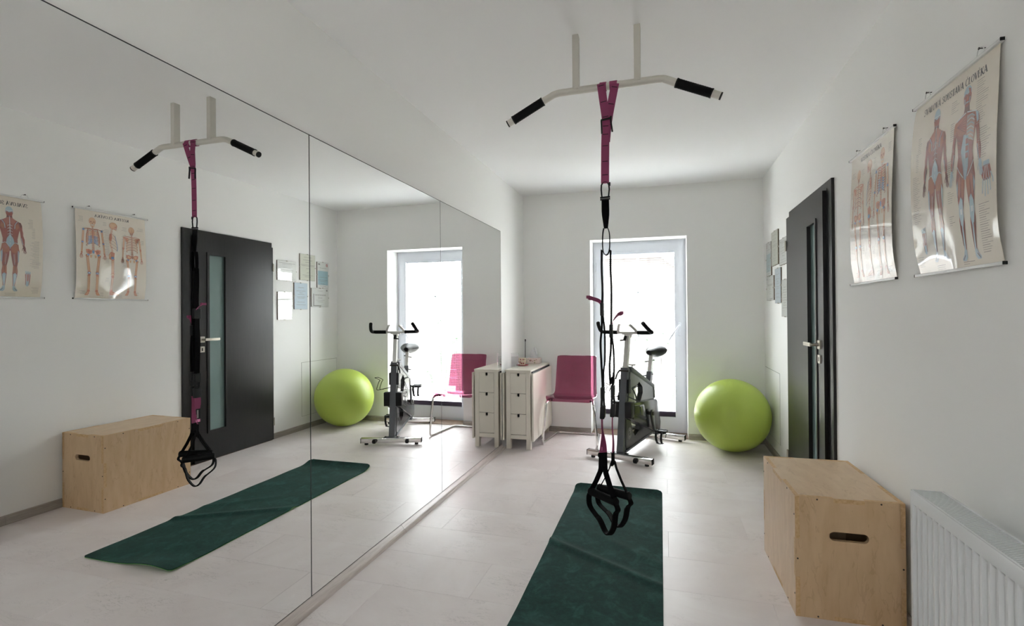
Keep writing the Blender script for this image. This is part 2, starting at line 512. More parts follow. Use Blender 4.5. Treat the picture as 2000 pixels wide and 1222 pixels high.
# ------------------------------------------------------------------ window with glazing bars
WY = 5.50
GX0, GX1, GZ0, GZ1 = -.642, .117, .166, 1.945
win = struct(link(bpy.data.objects.new('window_1', None)), 'white floor-length balcony door flooding the room with daylight')
MW[win.name] = Matrix.Identity(4)
def ring_frame(x0, x1, z0, z1, t, ya, yb, bev=.003, tb=None):
    m = MB()
    m.prism([(x0, z0), (x1, z0), (x1, z1), (x0, z1)], lambda a, b, q: (a, q, b), ya, yb,
            holes=[[(x0 + t, z0 + (tb or t)), (x0 + t, z1 - t), (x1 - t, z1 - t), (x1 - t, z0 + (tb or t))]])
    return m
obj('outer_frame', ring_frame(-.754, .221, .004, 2.052, .045, WY + .006, WY + .08), 'upvc', win)
sash = obj('sash', ring_frame(-.722, .190, .030, 2.020, .085, WY - .006, WY + .07, tb=.136), 'upvc', win)
m = MB()
for x0, x1, z0, z1, a, b in ((GX0 - .012, GX1 + .012, GZ0 - .012, GZ1 + .012, 0, 0),):
    m.prism([(x0, z0), (x1, z0), (x1, z1), (x0, z1)], lambda a, b, q: (a, q, b), WY - .009, WY + .01,
            holes=[[(x0 + .012, z0 + .012), (x0 + .012, z1 - .012), (x1 - .012, z1 - .012), (x1 - .012, z0 + .012)]])
obj('glazing_bead', m, 'upvc', sash)
m = MB(); m.box(GX0 - .02, GX1 + .02, WY + .045, WY + .049, GZ0 - .02, GZ1 + .02)
obj('pane', m, 'pane_glass', sash)
for (x0, x1, z0, z1) in ((-.283, -.262, GZ0, GZ1), (GX0, GX1, 1.492, 1.513), (GX0, GX1, 1.022, 1.043)):
    m = MB(); m.box(x0, x1, WY + .050, WY + .060, z0, z1, .002)
    obj('glazing_bar', m, 'upvc', sash)
m = MB(); m.box(.140, .166, WY - .016, WY - .006, 1.03, 1.17, .004)
hd = obj('handle_plate', m, 'upvc', sash)
m = MB(); m.cyl((.153, WY - .016, 1.14), (.153, WY - .05, 1.14), .010)
m.tube(smoothpath([(.153, WY - .05, 1.145), (.145, WY - .055, 1.135), (.09, WY - .055, 1.055), (.045, WY - .055, .985)], 4), .0085, 10)
obj('window_handle', m, 'upvc', win, smooth=40)
for z in (.22, 1.78):
    m = MB(); m.cyl((-.728, WY - .010, z - .05), (-.728, WY - .010, z + .05), .008, 10)
    obj('hinge', m, 'upvc', win, smooth=40)

w2 = struct(link(bpy.data.objects.new('fill_window', None)), 'added white window, unseen behind the viewer, letting in fill light')  # window added out of view to fill the room with more daylight
MW[w2.name] = Matrix.Identity(4)
obj('outer_frame', ring_frame(-.55, -.05, 1.4, 2.0, .05, YR - .10, YR - .04), 'upvc', w2)
for xa, xb in ((-.505, -.095),):
    m = MB(); m.box(xa, xb, YR - .072, YR - .068, 1.445, 1.955); obj('pane', m, 'pane_glass', w2)

bl = thing('venetian_blind', 'lowered slatted blind over the balcony door glass, slats almost open', 'blind', (-.262, WY + .02, .2))
m = MB(); m.box(GX0 + .004, GX1 - .004, WY + .012, WY + .036, GZ1 - .028, GZ1 - .002, .003)
obj('head_rail', m, 'upvc', bl)
m = MB(); m.box(GX0 + .003, GX1 - .003, WY + .012, WY + .036, .168, .222, .003)
obj('bottom_rail', m, 'plum_rail', bl, label='dark plum bottom rail')
m = MB()
sl = [(-.0065, -.0007), (-.003, .0007), (.003, .0007), (.0065, -.0007)]
L2 = (GX1 - GX0) / 2 - .005
vs = [(x, a, b + t) for x in (-L2, L2) for t in (0, .0005) for a, b in sl]
m.add(vs, [(i, i + 1, 9 + i, 8 + i) for i in range(3)] + [(4 + i, 12 + i, 13 + i, 5 + i) for i in range(3)] +
      [(0, 8, 12, 4), (3, 7, 15, 11), (0, 4, 5, 1), (1, 5, 6, 2), (2, 6, 7, 3), (8, 9, 13, 12), (9, 10, 14, 13), (10, 11, 15, 14)])
s0 = obj('slat', m, 'slat_paint', bl, local=True)
s0.rotation_euler = (R_(-14), 0, 0)
z = .236 - .2; k_ = 0
while z < GZ1 - .035 - .2:
    if k_ == 0: s0.location = (0, .004, z)
    else: share(s0, bl, (0, .004, z), (R_(-14), 0, 0))
    z += .0205; k_ += 1
for x in (-.54, -.262, .015):
    m = MB(); m.box(x - .0008, x + .0008, WY + .0325, WY + .0335, .22, GZ1 - .02)
    obj('ladder_cord', m, 'upvc', bl)

# ------------------------------------------------------------------ outside the window
m = MB(); m.box(-14, 14, YB + .365, 30, -.30, -.10); m.box(-14, 14, -26, YR - .16, -.30, -.10)
struct(obj('ground', m, 'terrace'), 'pale paved terrace outside the glass')
h = thing('neighbour_house', 'pale neighbouring house with a sloping roof seen through the glass', 'house', (-3.5, 16, -.1))
m = MB(); m.prism([(-9, -.1), (1.2, -.1), (1.2, 1.95), (-.05, 3.0), (-9, 3.0)], lambda a, b, t: (a, t, b), 16, 22); obj('house_wall', m, 'render_wall', h)
m = MB(); m.prism([(1.75, 1.50), (1.75, 1.70), (-1.2, 4.35), (-9.3, 4.35), (-9.3, 3.0), (-.10, 3.0)], lambda a, b, t: (a, t, b), 15.6, 22.4); obj('house_roof', m, 'roof_tile', h)
fc = thing('added_fence', 'added dark board fence dimming the bright view beyond the glass', 'fence', (0, 8.2, -.1))  # added to cover the bright terrace and dim the window view
for x in (-4.2, -2.6, -1.0, .6, 2.2):
    m = MB(); m.box(x - .045, x + .045, 8.23, 8.32, -.1, 1.2, .006); obj('post', m, 'fence_wood', fc)
m = MB(); m.box(-4.4, 2.4, 8.2, 8.228, 0, .142, .004); b0_ = obj('board', m, 'fence_wood', fc)
for i in range(1, 8): share(b0_, fc, (0, 0, i * .147))
def shrub(x, y, hs, label):
    t = thing('garden_shrub', label, 'shrub', (x, y, -.1), group='leafy plants outside the glass')
    m = MB(); lf = MB()
    for i in range(5):
        a = random.uniform(0, 6.28); top = Vector((x + math.cos(a) * .14, y + math.sin(a) * .14, -.1 + hs * random.uniform(.7, 1)))
        m.tube(smoothpath([(x, y, -.1), (x + math.cos(a) * .05, y + math.sin(a) * .05, hs * .4), tuple(top)], 4), .006, 6)
        for j in range(9):
            b = random.uniform(0, 6.28); e = random.uniform(-.2, .9); ln = random.uniform(.06, .11)
            d = Vector((math.cos(b) * math.cos(e), math.sin(b) * math.cos(e), math.sin(e)))
            sd = d.cross(Vector((0, 0, 1))).normalized() * ln * .22
            q = top + d * .01
            lf.add([q, q + d * ln * .5 + sd, q + d * ln - Vector((0, 0, ln * .25)), q + d * ln * .5 - sd, q + d * ln * .5 + Vector((0, 0, .012))],
                   [(0, 1, 4), (1, 2, 4), (2, 3, 4), (3, 0, 4)])
    obj('stem', m, 'leaf_green', t, smooth=40); obj('leaves', lf, 'leaf_green', t)
shrub(-.20, 6.5, 1.15, 'taller leafy plant outside behind the bike handlebar')
shrub(.16, 6.7, 1.35, 'tallest leafy plant outside behind the window handle')
shrub(.05, 6.3, .62, 'low leafy plant outside behind the bike saddle post')

# ------------------------------------------------------------------ door
door = struct(link(bpy.data.objects.new('door_1', None)), 'dark wenge door with a narrow frosted glass slot')
MW[door.name] = Matrix.Identity(4)
m = MB()
m.prism([(3.188, 0), (3.275, 0), (3.275, 1.972), (4.168, 1.972), (4.168, 0), (4.178, 0), (4.178, 2.026), (3.188, 2.026)], lambda a, b, t: (t, a, b), XR - .016, XR + .10)
obj('door_frame', m, 'wenge', door)
m = MB(); m.box(XR - .018, XR - .0165, 3.262, 3.274, .0, 1.985); m.box(XR - .0168, XR - .0155, 3.205, 3.213, 0, 2.01)
obj('frame_groove', m, 'wenge_dark', door)
LX0, LX1 = XR - .036, XR + .004
m = MB()
m.prism([(3.279, .006), (4.172, .006), (4.172, 1.976), (3.279, 1.976)], lambda a, b, t: (t, a, b), LX0, LX1,
        holes=[[(3.412, .252), (3.412, 1.828), (3.602, 1.828), (3.602, .252)]])
leaf = obj('door_leaf', m, 'wenge', door)
m = MB()
m.prism([(3.402, .242), (3.612, .242), (3.612, 1.838), (3.402, 1.838)], lambda a, b, t: (t, a, b), LX0 - .007, LX0 + .012,
        holes=[[(3.424, .264), (3.424, 1.816), (3.590, 1.816), (3.590, .264)]])
obj('glazing_bead', m, 'wenge_dark', leaf)
m = MB(); m.box(LX0 + .018, LX0 + .024, 3.413, 3.601, .253, 1.827)
obj('frosted_glass', m, 'frosted_pane', leaf)
m = MB(); m.prism(roundrect(3.322, 3.374, 1.045, 1.097, .006), lambda a, b, t: (t, a, b), LX0 - .010, LX0)
obj('handle_rosette', m, 'satin_steel', leaf)
m = MB(); m.cyl((LX0 - .01, 3.348, 1.071), (LX0 - .052, 3.348, 1.071), .010, 14)
m.prism(roundrect(3.338, 3.484, 1.060, 1.082, .004), lambda a, b, t: (t, a, b), LX0 - .060, LX0 - .050, bev=.002)
obj('lever_handle', m, 'satin_steel', leaf, smooth=40)
m = MB(); m.prism(roundrect(3.324, 3.372, .960, 1.010, .004), lambda a, b, t: (t, a, b), LX0 - .009, LX0)
kp = obj('key_plate', m, 'satin_steel', leaf)
m = MB(); m.box(LX0 - .0105, LX0 - .0092, 3.342, 3.354, .972, .998, .001)
obj('keyhole', m, 'black_plastic', leaf)
for z in (.19, 1.77):
    m = MB(); m.cyl((LX0 - .006, 4.170, z - .04), (LX0 - .006, 4.170, z + .04), .008, 10)
    obj('hinge', m, 'satin_steel', door, smooth=40)
m = MB(); m.box(XR - .03, XR + .1, 3.22, 4.16, 0, .004)
obj('door_threshold', m, 'threshold_wood', door)
m = MB(); m.box(XR + .151, XR + .16, 3.0, 4.4, 0, 2.2)
obj('corridor_wall', m, 'wall_paint', door)

# flush service hatch in the wall by the ball
pm('hatch_gap', S(165, 165, 160), .8)
t = thing('wall_hatch', 'flush white service hatch low in the wall behind the green ball', 'hatch', (XR, 4.93, .15))
m = MB(); m.box(XR - .0012, XR, 4.622, 5.242, .148, .752); obj('shadow_gap', m, 'hatch_gap', t)
m = MB(); m.box(XR - .0022, XR - .0005, 4.6255, 5.2385, .1505, .7485); obj('hatch_panel', m, 'wall_paint', t)

# ------------------------------------------------------------------ mirrors
for a, b, lab in ((.517, 1.815, 'widest-looking mirror sheet at the left, reflecting the posters and box'),
                  (1.818, 3.137, 'middle mirror sheet reflecting the green ball and the bike'),
                  (3.139, 4.456, 'narrow-looking far mirror sheet next to the white drawer table')):
    t = thing('wall_mirror', lab, 'mirror', (XL, (a + b) / 2, .044), group='mirror sheets on the wall')
    m = MB(); m.box(XL + .0004, XM, a, b, .044, 2.060); obj('glass_sheet', m, 'mirror_silver', t)
    m = MB()
    m.prism([(a - .0005, .0435), (b + .0005, .0435), (b + .0005, 2.0605), (a - .0005, 2.0605)], lambda p, q, s_: (s_, p, q), XL + .001, XM + .0003,
            holes=[[(a + .001, .0455), (a + .001, 2.0570), (b - .001, 2.0570), (b - .001, .0455)]])
    obj('painted_edge', m, 'mirror_edge', t)  # dark border: glass edge, with the bevel's dark reflection painted in

# ------------------------------------------------------------------ wooden jump box
bx = thing('plyo_box', 'birch plywood jump box with oval hand slots beside the radiator', 'box', (.706, 2.615, 0), R_(1.3))
W, L, H, T = .396, .60, .50, .018
hw, hl = W / 2, L / 2
def toothed(a0, a1, b0, b1, out_a, out_b):
    """rectangle whose sides carry one finger (out) or one notch in the middle third"""
    la, lb = (a1 - a0), (b1 - b0)
    pa = (a0 + la * .36, a0 + la * .645); pb = (b0 + lb * .33, b0 + lb * .645)
    ia0, ia1 = (a0 + T, a1 - T) if out_b else (a0, a1)     # a-extent of the outer thirds
    ib0, ib1 = (b0 + T, b1 - T) if out_a else (b0, b1)
    ea0, ea1 = (a0, a1) if out_b else (a0 + T, a1 - T)     # a-extent of the middle third (of the b side)
    eb0, eb1 = (b0, b1) if out_a else (b0 + T, b1 - T)
    return [(ia0, ib0), (pa[0], ib0), (pa[0], eb0), (pa[1], eb0), (pa[1], ib0), (ia1, ib0), (ia1, pb[0]), (ea1, pb[0]), (ea1, pb[1]), (ia1, pb[1]),
            (ia1, ib1), (pa[1], ib1), (pa[1], eb1), (pa[0], eb1), (pa[0], ib1), (ia0, ib1), (ia0, pb[1]), (ea0, pb[1]), (ea0, pb[0]), (ia0, pb[0])]
slot = roundrect(-.071, .071, .327, .364, .0175)
G = .0004
for sgn in (-1, 1):                                           # end panels with the slots
    ys = (-hl, -hl + T) if sgn < 0 else (hl - T, hl)
    m = MB(); m.prism(toothed(-hw, hw, 0, H, False, True), lambda a, b, t: (a * .998, t, b), ys[0], ys[1], holes=[slot])
    obj('end_panel', m, 'ply_upright', bx, local=True)
for sgn in (-1, 1):
    xs = (-hw, -hw + T) if sgn < 0 else (hw - T, hw)
    m = MB(); m.prism(toothed(-hl, hl, 0, H, False, False), lambda a, b, t: (t, a, b), xs[0], xs[1])
    obj('side_panel', m, 'ply_upright', bx, local=True)
for z0 in (0, H - T):
    m = MB(); m.prism(toothed(-hw, hw, -hl, hl, True, True), lambda a, b, t: (a, b, t), z0, z0 + T)
    obj('top_panel' if z0 else 'bottom_panel', m, 'ply_flat', bx, local=True)
                                                              # bare edge-grain faces of the fingers, proud by a hair
def tooth_face(ax, val, a0, a1, b0, b1):
    d = .0006; e = MB()
    if ax == 'y': e.box(a0 + G, a1 - G, min(val, val + d), max(val, val + d), b0 + G, b1 - G)
    if ax == 'x': e.box(min(val, val + d), max(val, val + d), a0 + G, a1 - G, b0 + G, b1 - G)
    if ax == 'z': e.box(a0 + G, a1 - G, b0 + G, b1 - G, val, val + d)
    obj('finger_end', e, 'ply_core', bx, local=True)
wa = (-hw + W * .36, -hw + W * .645); la_ = (-hl + L * .36, -hl + L * .645); hb = (H * .33, H * .645)
for y in (-hl - .0006, hl):
    for (z0, z1) in ((0, T), (H - T, H)): tooth_face('y', y, wa[0], wa[1], z0, z1)
    for (x0, x1) in ((-hw, -hw + T), (hw - T, hw)):
        tooth_face('y', y, x0, x1, 0, hb[0]); tooth_face('y', y, x0, x1, hb[1], H)
for x in (-hw - .0006, hw):
    for (z0, z1) in ((0, T), (H - T, H)): tooth_face('x', x, la_[0], la_[1], z0, z1)
    for (y0_, y1_) in ((-hl, -hl + T), (hl - T, hl)): tooth_face('x', x, y0_, y1_, hb[0], hb[1])
for (y0_, y1_) in ((-hl, -hl + T), (hl - T, hl)):
    tooth_face('z', H, -hw + T, wa[0], y0_, y1_); tooth_face('z', H, wa[1], hw - T, y0_, y1_)
for (x0, x1) in ((-hw, -hw + T), (hw - T, hw)):
    tooth_face('z', H, x0, x1, -hl, la_[0]); tooth_face('z', H, x0, x1, la_[1], hl)
def screw(p, d):
    m = MB(); p = Vector(p); m.cyl(tuple(p), tuple(p + Vector(d) * .0014), .0035, 8); obj('screw', m, 'screw_steel', bx, local=True)
for y, d in ((-hl - .0003, -1), (hl, 1)):
    for x in (-.115, .115):
        for z in (.009, H - .009): screw((x, y, z), (0, d, 0))
    for x in (-hw + .009, hw - .009): screw((x, y, .24), (0, d, 0))
for x, d in ((-hw - .0003, -1), (hw, 1)):
    for y in (-.18, .2):
        for z in (.009, H - .009): screw((x, y, z), (d, 0, 0))
    for y in (-hl + .009, hl - .009):
        for z in (.09, .42): screw((x, y, z), (d, 0, 0))

# ------------------------------------------------------------------ radiator
RX, RY1, RY0, RZ0, RZ1 = .766, 1.917, .83, .10, .680
rad = thing('panel_radiator', 'white ribbed panel radiator on the wall in the near corner', 'radiator', (.815, 1.37, RZ0))
def ribbed(x, sgn):
    """pressed steel sheet: wide flat hollows between narrow ridges"""
    m = MB(); D = .0085 * sgn
    cols = [(RY1, 0)]
    y = RY1 - .014
    while y - .0332 > RY0 + .01:
        cols += [(y, 0), (y - .0022, .55), (y - .006, .95), (y - .0125, 1), (y - .019, .95), (y - .0228, .55), (y - .025, 0)]; y -= .0332
    cols.append((RY0, 0))
    zs = [(RZ0, 0), (RZ0 + .035, 0), (RZ0 + .046, 1), (RZ1 - .050, 1), (RZ1 - .039, 0), (RZ1 - .006, 0), (RZ1, -.35)]
    vs = [(x + D * a * b if b >= 0 else x - D * b, yy, zz) for yy, a in cols for zz, b in zs]
    k = len(zs)
    m.add(vs, [(i * k + j, i * k + j + 1, (i + 1) * k + j + 1, (i + 1) * k + j) for i in range(len(cols) - 1) for j in range(k - 1)])
    return m
obj('front_panel', ribbed(RX, 1), 'radiator_enamel', rad, smooth=30)
obj('back_panel', ribbed(.858, -1), 'radiator_enamel', rad)
m = MB()
m.box(RX + .0035, RX + .009, RY0, RY1, RZ1 - .006, RZ1 + .004, .0015); m.box(.850, .858, RY0, RY1, RZ1 - .006, RZ1 + .004, .0015)
obj('grille_rim', m, 'radiator_enamel', rad)
m = MB(); m.box(RX + .019, .840, RY0 + .01, RY1 - .01, RZ1 - .09, RZ1 - .085)
obj('convector_shade', m, 'seam_and_shade', rad)  # flat sheet for the convector, shade between the bars put into its colour
m = MB(); m.box(RX + .009, .850, -.0017, .0017, RZ1 - .010 - RZ0, RZ1 + .0015 - RZ0)
m.v = [(x - .815, y, z) for x, y, z in m.v]
g0 = obj('grille_bar', m, 'radiator_enamel', rad, local=True)
y = RY1 - .012; first = True
while y > RY0 + .01:
    if first: g0.location = (0, y - 1.37, 0); first = False
    else: share(g0, rad, (0, y - 1.37, 0))
    y -= .0105
for y in (RY1 - .0005, RY0 - .002):
    m = MB(); m.box(RX + .002, .858, y, y + .0025, RZ0 + .01, RZ1 + .003, .001)
    obj('side_cover', m, 'radiator_enamel', rad)
for y in (RY1 - .15, RY0 + .15):
    m = MB(); m.box(.857, XR - .0005, y - .02, y + .02, .3, .6); obj('wall_bracket', m, 'radiator_enamel', rad)
m = MB(); m.tube([(.81, RY0 + .05, RZ0 + .01), (.81, RY0 + .05, -.0)], .009, 10); obj('supply_pipe', m, 'radiator_enamel', rad, smooth=40)

# ------------------------------------------------------------------ exercise ball
BC = Vector((.588, 4.925, .3285))
ax = (Vector((.06, -.93, .15)) + Vector((.42, 0, 0))).normalized()
q = Vector((0, 0, 1)).rotation_difference(ax)
BR = .3285
pr = []
for i in range(65):
    a = math.pi * i / 64
    pr.append((BR * math.sin(a), BR * math.cos(a)))
m = MB(); m.lathe(pr, 96)
ball = obj('exercise_ball', m, 'ball_vinyl', smooth=60, local=True)
ball.location = BC; ball.rotation_mode = 'QUATERNION'; ball.rotation_quaternion = q
MW[ball.name] = Matrix.Translation(BC) @ q.to_matrix().to_4x4()
tag(ball, 'large lime green exercise ball in the corner by the window', 'ball')
m = MB(); m.lathe([(0, BR + .0012), (.006, BR + .001), (.0075, BR - .001), (.0075, BR - .004)], 16)
obj('plug', m, 'ball_vinyl', ball, local=True, smooth=40)

# ------------------------------------------------------------------ yoga mat
mt_ = thing('yoga_mat', 'dark green suede yoga mat lying wrinkled on the floor', 'mat', (-.32, 2.72, 0))
def mat_pt(u, v, lay):
    """u 0..1 across (x), v 0..1 from near to far"""
    y = 1.858 + v * 1.735
    hw_ = .303
    d = (1 - v) * 1.735; r = .035
    if d < r: hw_ -= r - math.sqrt(max(0, r * r - (r - d) ** 2))
    d = v * 1.735; r = .014
    if d < r: hw_ -= r - math.sqrt(max(0, r * r - (r - d) ** 2))
    x = -.322 + (u - .5) * 2 * hw_ - .012 * (v - .5)
    z = .001
    ridge_y = 2.70 - (x + .62) * .55
    z += .011 * math.exp(-((y - ridge_y) / .028) ** 2)
    ridge_y = 3.02 - (x + .62) * .75
    z += .004 * math.exp(-((y - ridge_y) / .03) ** 2) * max(0, min(1, (x + .45) / .2))
    t = max(0, (v - .925) / .075); z += .030 * t * t
    t = max(0, (.12 - v) / .12); z += .020 * t * t * math.exp(-((x + .48) / .15) ** 2)
    z += .0015 * math.sin(y * 9 + x * 5) ** 2
    return (x, y, z + lay)
def sheet(lo, hi, nu=28, nv=120):
    m = MB(); vs = []
    for lay in (lo, hi):
        for j in range(nv + 1):
            vv = j / nv
            vv = vv if 0 else (.5 - .5 * math.cos(math.pi * vv)) * .35 + vv * .65
            for i in range(nu + 1): vs.append(mat_pt(i / nu, vv, lay))
    N = (nu + 1) * (nv + 1); w = nu + 1; fs = []
    for j in range(nv):
        for i in range(nu):
            a = j * w + i; fs.append((a, a + w, a + w + 1, a + 1)); fs.append((N + a, N + a + 1, N + a + w + 1, N + a + w))
    for j in range(nv):
        a = j * w; fs.append((a, N + a, N + a + w, a + w)); a = j * w + nu; fs.append((a, a + w, N + a + w, N + a))
    for i in range(nu):
        fs.append((i, i + 1, N + i + 1, N + i)); a = nv * w + i; fs.append((a, N + a, N + a + 1, a + 1))
    return m.add(vs, fs)
obj('rubber_base', sheet(0, .0022), 'mat_base', mt_, smooth=40, label='light green rubber underside')
obj('suede_top', sheet(.0023, .0052), 'mat_suede', mt_, smooth=40)

# ------------------------------------------------------------------ pull-up bar
pb = thing('pull_up_bar', 'white ceiling pull-up bar with black foam grips', 'pull-up bar', (-.249, 2.31, ZC))
for x in (-.389, -.108):
    m = MB(); m.box(x - .0145, x + .0145, 2.310 - .02, 2.310 + .02, 2.318, ZC, .002); obj('post', m, 'white_steel', pb)
path = [(-.728, 2.318, 2.203), (-.535, 2.314, 2.296)] + [tuple(p) for p in smoothpath([(-.520, 2.313, 2.302), (-.497, 2.312, 2.312), (-.470, 2.312, 2.317)], 4)] + \
       [(-.02, 2.308, 2.317)] + [tuple(p) for p in smoothpath([(.005, 2.308, 2.315), (.028, 2.308, 2.305), (.050, 2.308, 2.294)], 4)] + [(.243, 2.309, 2.207)]
m = MB(); m.tube(path, .0165, 18, up=(0, 1, 0)); obj('bar', m, 'white_steel', pb, smooth=50)
for a, b in (((-.700, 2.3173, 2.2165), (-.552, 2.3145, 2.288)), ((.061, 2.308, 2.289), (.207, 2.3088, 2.2232))):
    A, B = Vector(a), Vector(b); n_ = 30
    m = MB(); m.tube([A + (B - A) * (i / n_) for i in range(n_ + 1)], .0205, 16, up=(0, 1, 0), scale=[1 if i % 2 else .965 for i in range(n_ + 1)])
    g = obj('foam_grip', m, 'black_grip', pb, smooth=25)
    for s_, e_ in ((A, -1), (B, 1)):
        d = (B - A).normalized() * e_
        m = MB(); m.tube([s_ - d * .004, s_ + d * .002], .0213, 16, up=(0, 1, 0)); obj('grip_collar', m, 'black_plastic', g, smooth=40)
for a, d in (((-.728, 2.318, 2.203), (-.9, 0, -.43)), ((.243, 2.309, 2.207), (.91, 0, -.42))):
    A = Vector(a); D = Vector(d).normalized()
    m = MB(); m.tube([A - D * .002, A + D * .004], .0168, 18, up=(0, 1, 0)); obj('end_cap', m, 'black_plastic', pb, smooth=40)

# ------------------------------------------------------------------ suspension trainer
tr = thing('suspension_trainer', 'pink and black suspension trainer with two handles hanging from the bar', 'suspension trainer', (-.252, 2.31, 1.5))
YS = 2.31
def loop_wrap(x, w):
    """strap turn around the bar"""
    m = MB(); pts = [(x, YS + .0195 * math.cos(a), 2.317 + .0195 * math.sin(a)) for a in [2 * math.pi * i / 20 for i in range(21)]]
    m.ribbon(pts, w, (1, 0, 0), .0022); return m
m = loop_wrap(-.263, .030); obj('anchor_loop', m, 'pink_web', tr, smooth=40)
m = loop_wrap(-.216, .034); obj('anchor_loop', m, 'pink_web', tr, smooth=40)
m = MB(); m.ribbon([(-.262, YS + .021, 2.330), (-.24, YS + .024, 2.324), (-.214, YS + .021, 2.318)], .028, (0, 0, 1), .002)
obj('anchor_loop', m, 'pink_web', tr, smooth=40)
def strap(pts, width, dirs=(1, 0, 0), th=.002, mat='pink_web', name='anchor_strap', marks=None, side=-1):
    m = MB(); m.ribbon(pts, width, dirs, th); o = obj(name, m, mat, tr, smooth=40)
    if marks:
        P = [Vector(p) for p in pts]
        for i in marks:
            f_ = i * (len(P) - 1); k_ = min(int(f_), len(P) - 2); p = P[k_].lerp(P[k_ + 1], f_ - k_); t = (P[k_ + 1] - P[k_]).normalized()
            d = Vector(dirs); d = (d - t * d.dot(t)).normalized(); nn = Vector((0, side, 0))
            mm = MB(); mm.ribbon([p + nn * (th / 2 + .0004) - t * .0016, p + nn * (th / 2 + .0004) + t * .0016], .025, tuple(d), .0008)
            obj('stitch_bar', mm, 'stitch', o)
    return o
strap([(-.271, YS - .0195, 2.325), (-.263, YS - .017, 2.26), (-.254, YS - .006, 2.19), (-.251, YS - .004, 2.158)], .037, marks=(.05, .42, .82))
strap([(-.206, YS - .0195, 2.318), (-.222, YS - .010, 2.25), (-.238, YS + .003, 2.18), (-.247, YS + .004, 2.12), (-.252, YS + .001, 2.06)], .036, marks=(.06, .32, .66))
strap([(-.251, YS - .004, 2.160), (-.253, YS - .003, 2.12), (-.2555, YS - .002, 2.05), (-.257, YS - .002, 1.95), (-.258, YS - .002, 1.868)], .037,
      marks=(.17, .34, .52, .70, .88))
m = MB(); zt, zb = 2.160, 2.098                                # ladder buckle
for a, b in (((-.274, YS - .008, zt), (-.228, YS - .008, zt + .006)), ((-.272, YS - .007, zt), (-.270, YS - .006, zb)), ((-.230, YS - .008, zt + .004), (-.222, YS - .006, zb + .004)), ((-.228, YS - .008, zt + .014), (-.229, YS - .008, zt - .004))):
    m.bar(a, b, .007, .006, up=(0, 1, 0))
obj('ladder_buckle', m, 'black_plastic', tr)
def stadium(cx, cz, w, h_, y, r=None, n=6, tilt=0.):
    return [(a, y, b) for a, b in roundrect(cx - w / 2, cx + w / 2, cz - h_ / 2, cz + h_ / 2, r or w / 2 * .95, n)]
m = MB(); m.tube([(-.273, YS, 1.805), (-.276, YS, 1.84), (-.275, YS, 1.862), (-.268, YS, 1.873), (-.258, YS, 1.876), (-.248, YS, 1.873), (-.241, YS, 1.862), (-.239, YS, 1.84), (-.243, YS, 1.805), (-.258, YS, 1.803)], .0036, 8, closed=True, up=(0, 1, 0))
m.cyl((-.2385, YS, 1.872), (-.2385, YS, 1.856), .005, 8)
obj('carabiner', m, 'black_plastic', tr, smooth=40)
m = MB(); m.bar((-.281, YS, 1.803), (-.236, YS, 1.805), .008, .007, up=(0, 1, 0)); m.bar((-.281, YS, 1.794), (-.236, YS, 1.796), .006, .007, up=(0, 1, 0))
obj('swivel_bar', m, 'black_plastic', tr)
strap([(-.258, YS, 1.797), (-.2575, YS, 1.74), (-.257, YS, 1.72), (-.256, YS, 1.66)], [.034, .035, .033, .018], mat='black_web', name='anchor_web', th=.005)
pts = [(-.266, YS, 1.66), (-.270, YS, 1.64), (-.272, YS, 1.60), (-.271, YS, 1.565), (-.266, YS, 1.545), (-.256, YS, 1.536), (-.246, YS, 1.545), (-.240, YS, 1.57), (-.239, YS, 1.61), (-.241, YS, 1.64), (-.247, YS, 1.66)]
m = MB(); m.ribbon(smoothpath(pts, 4), .022, (0, 1, 0), .0032); obj('equalizer_loop', m, 'black_web', tr, smooth=40)
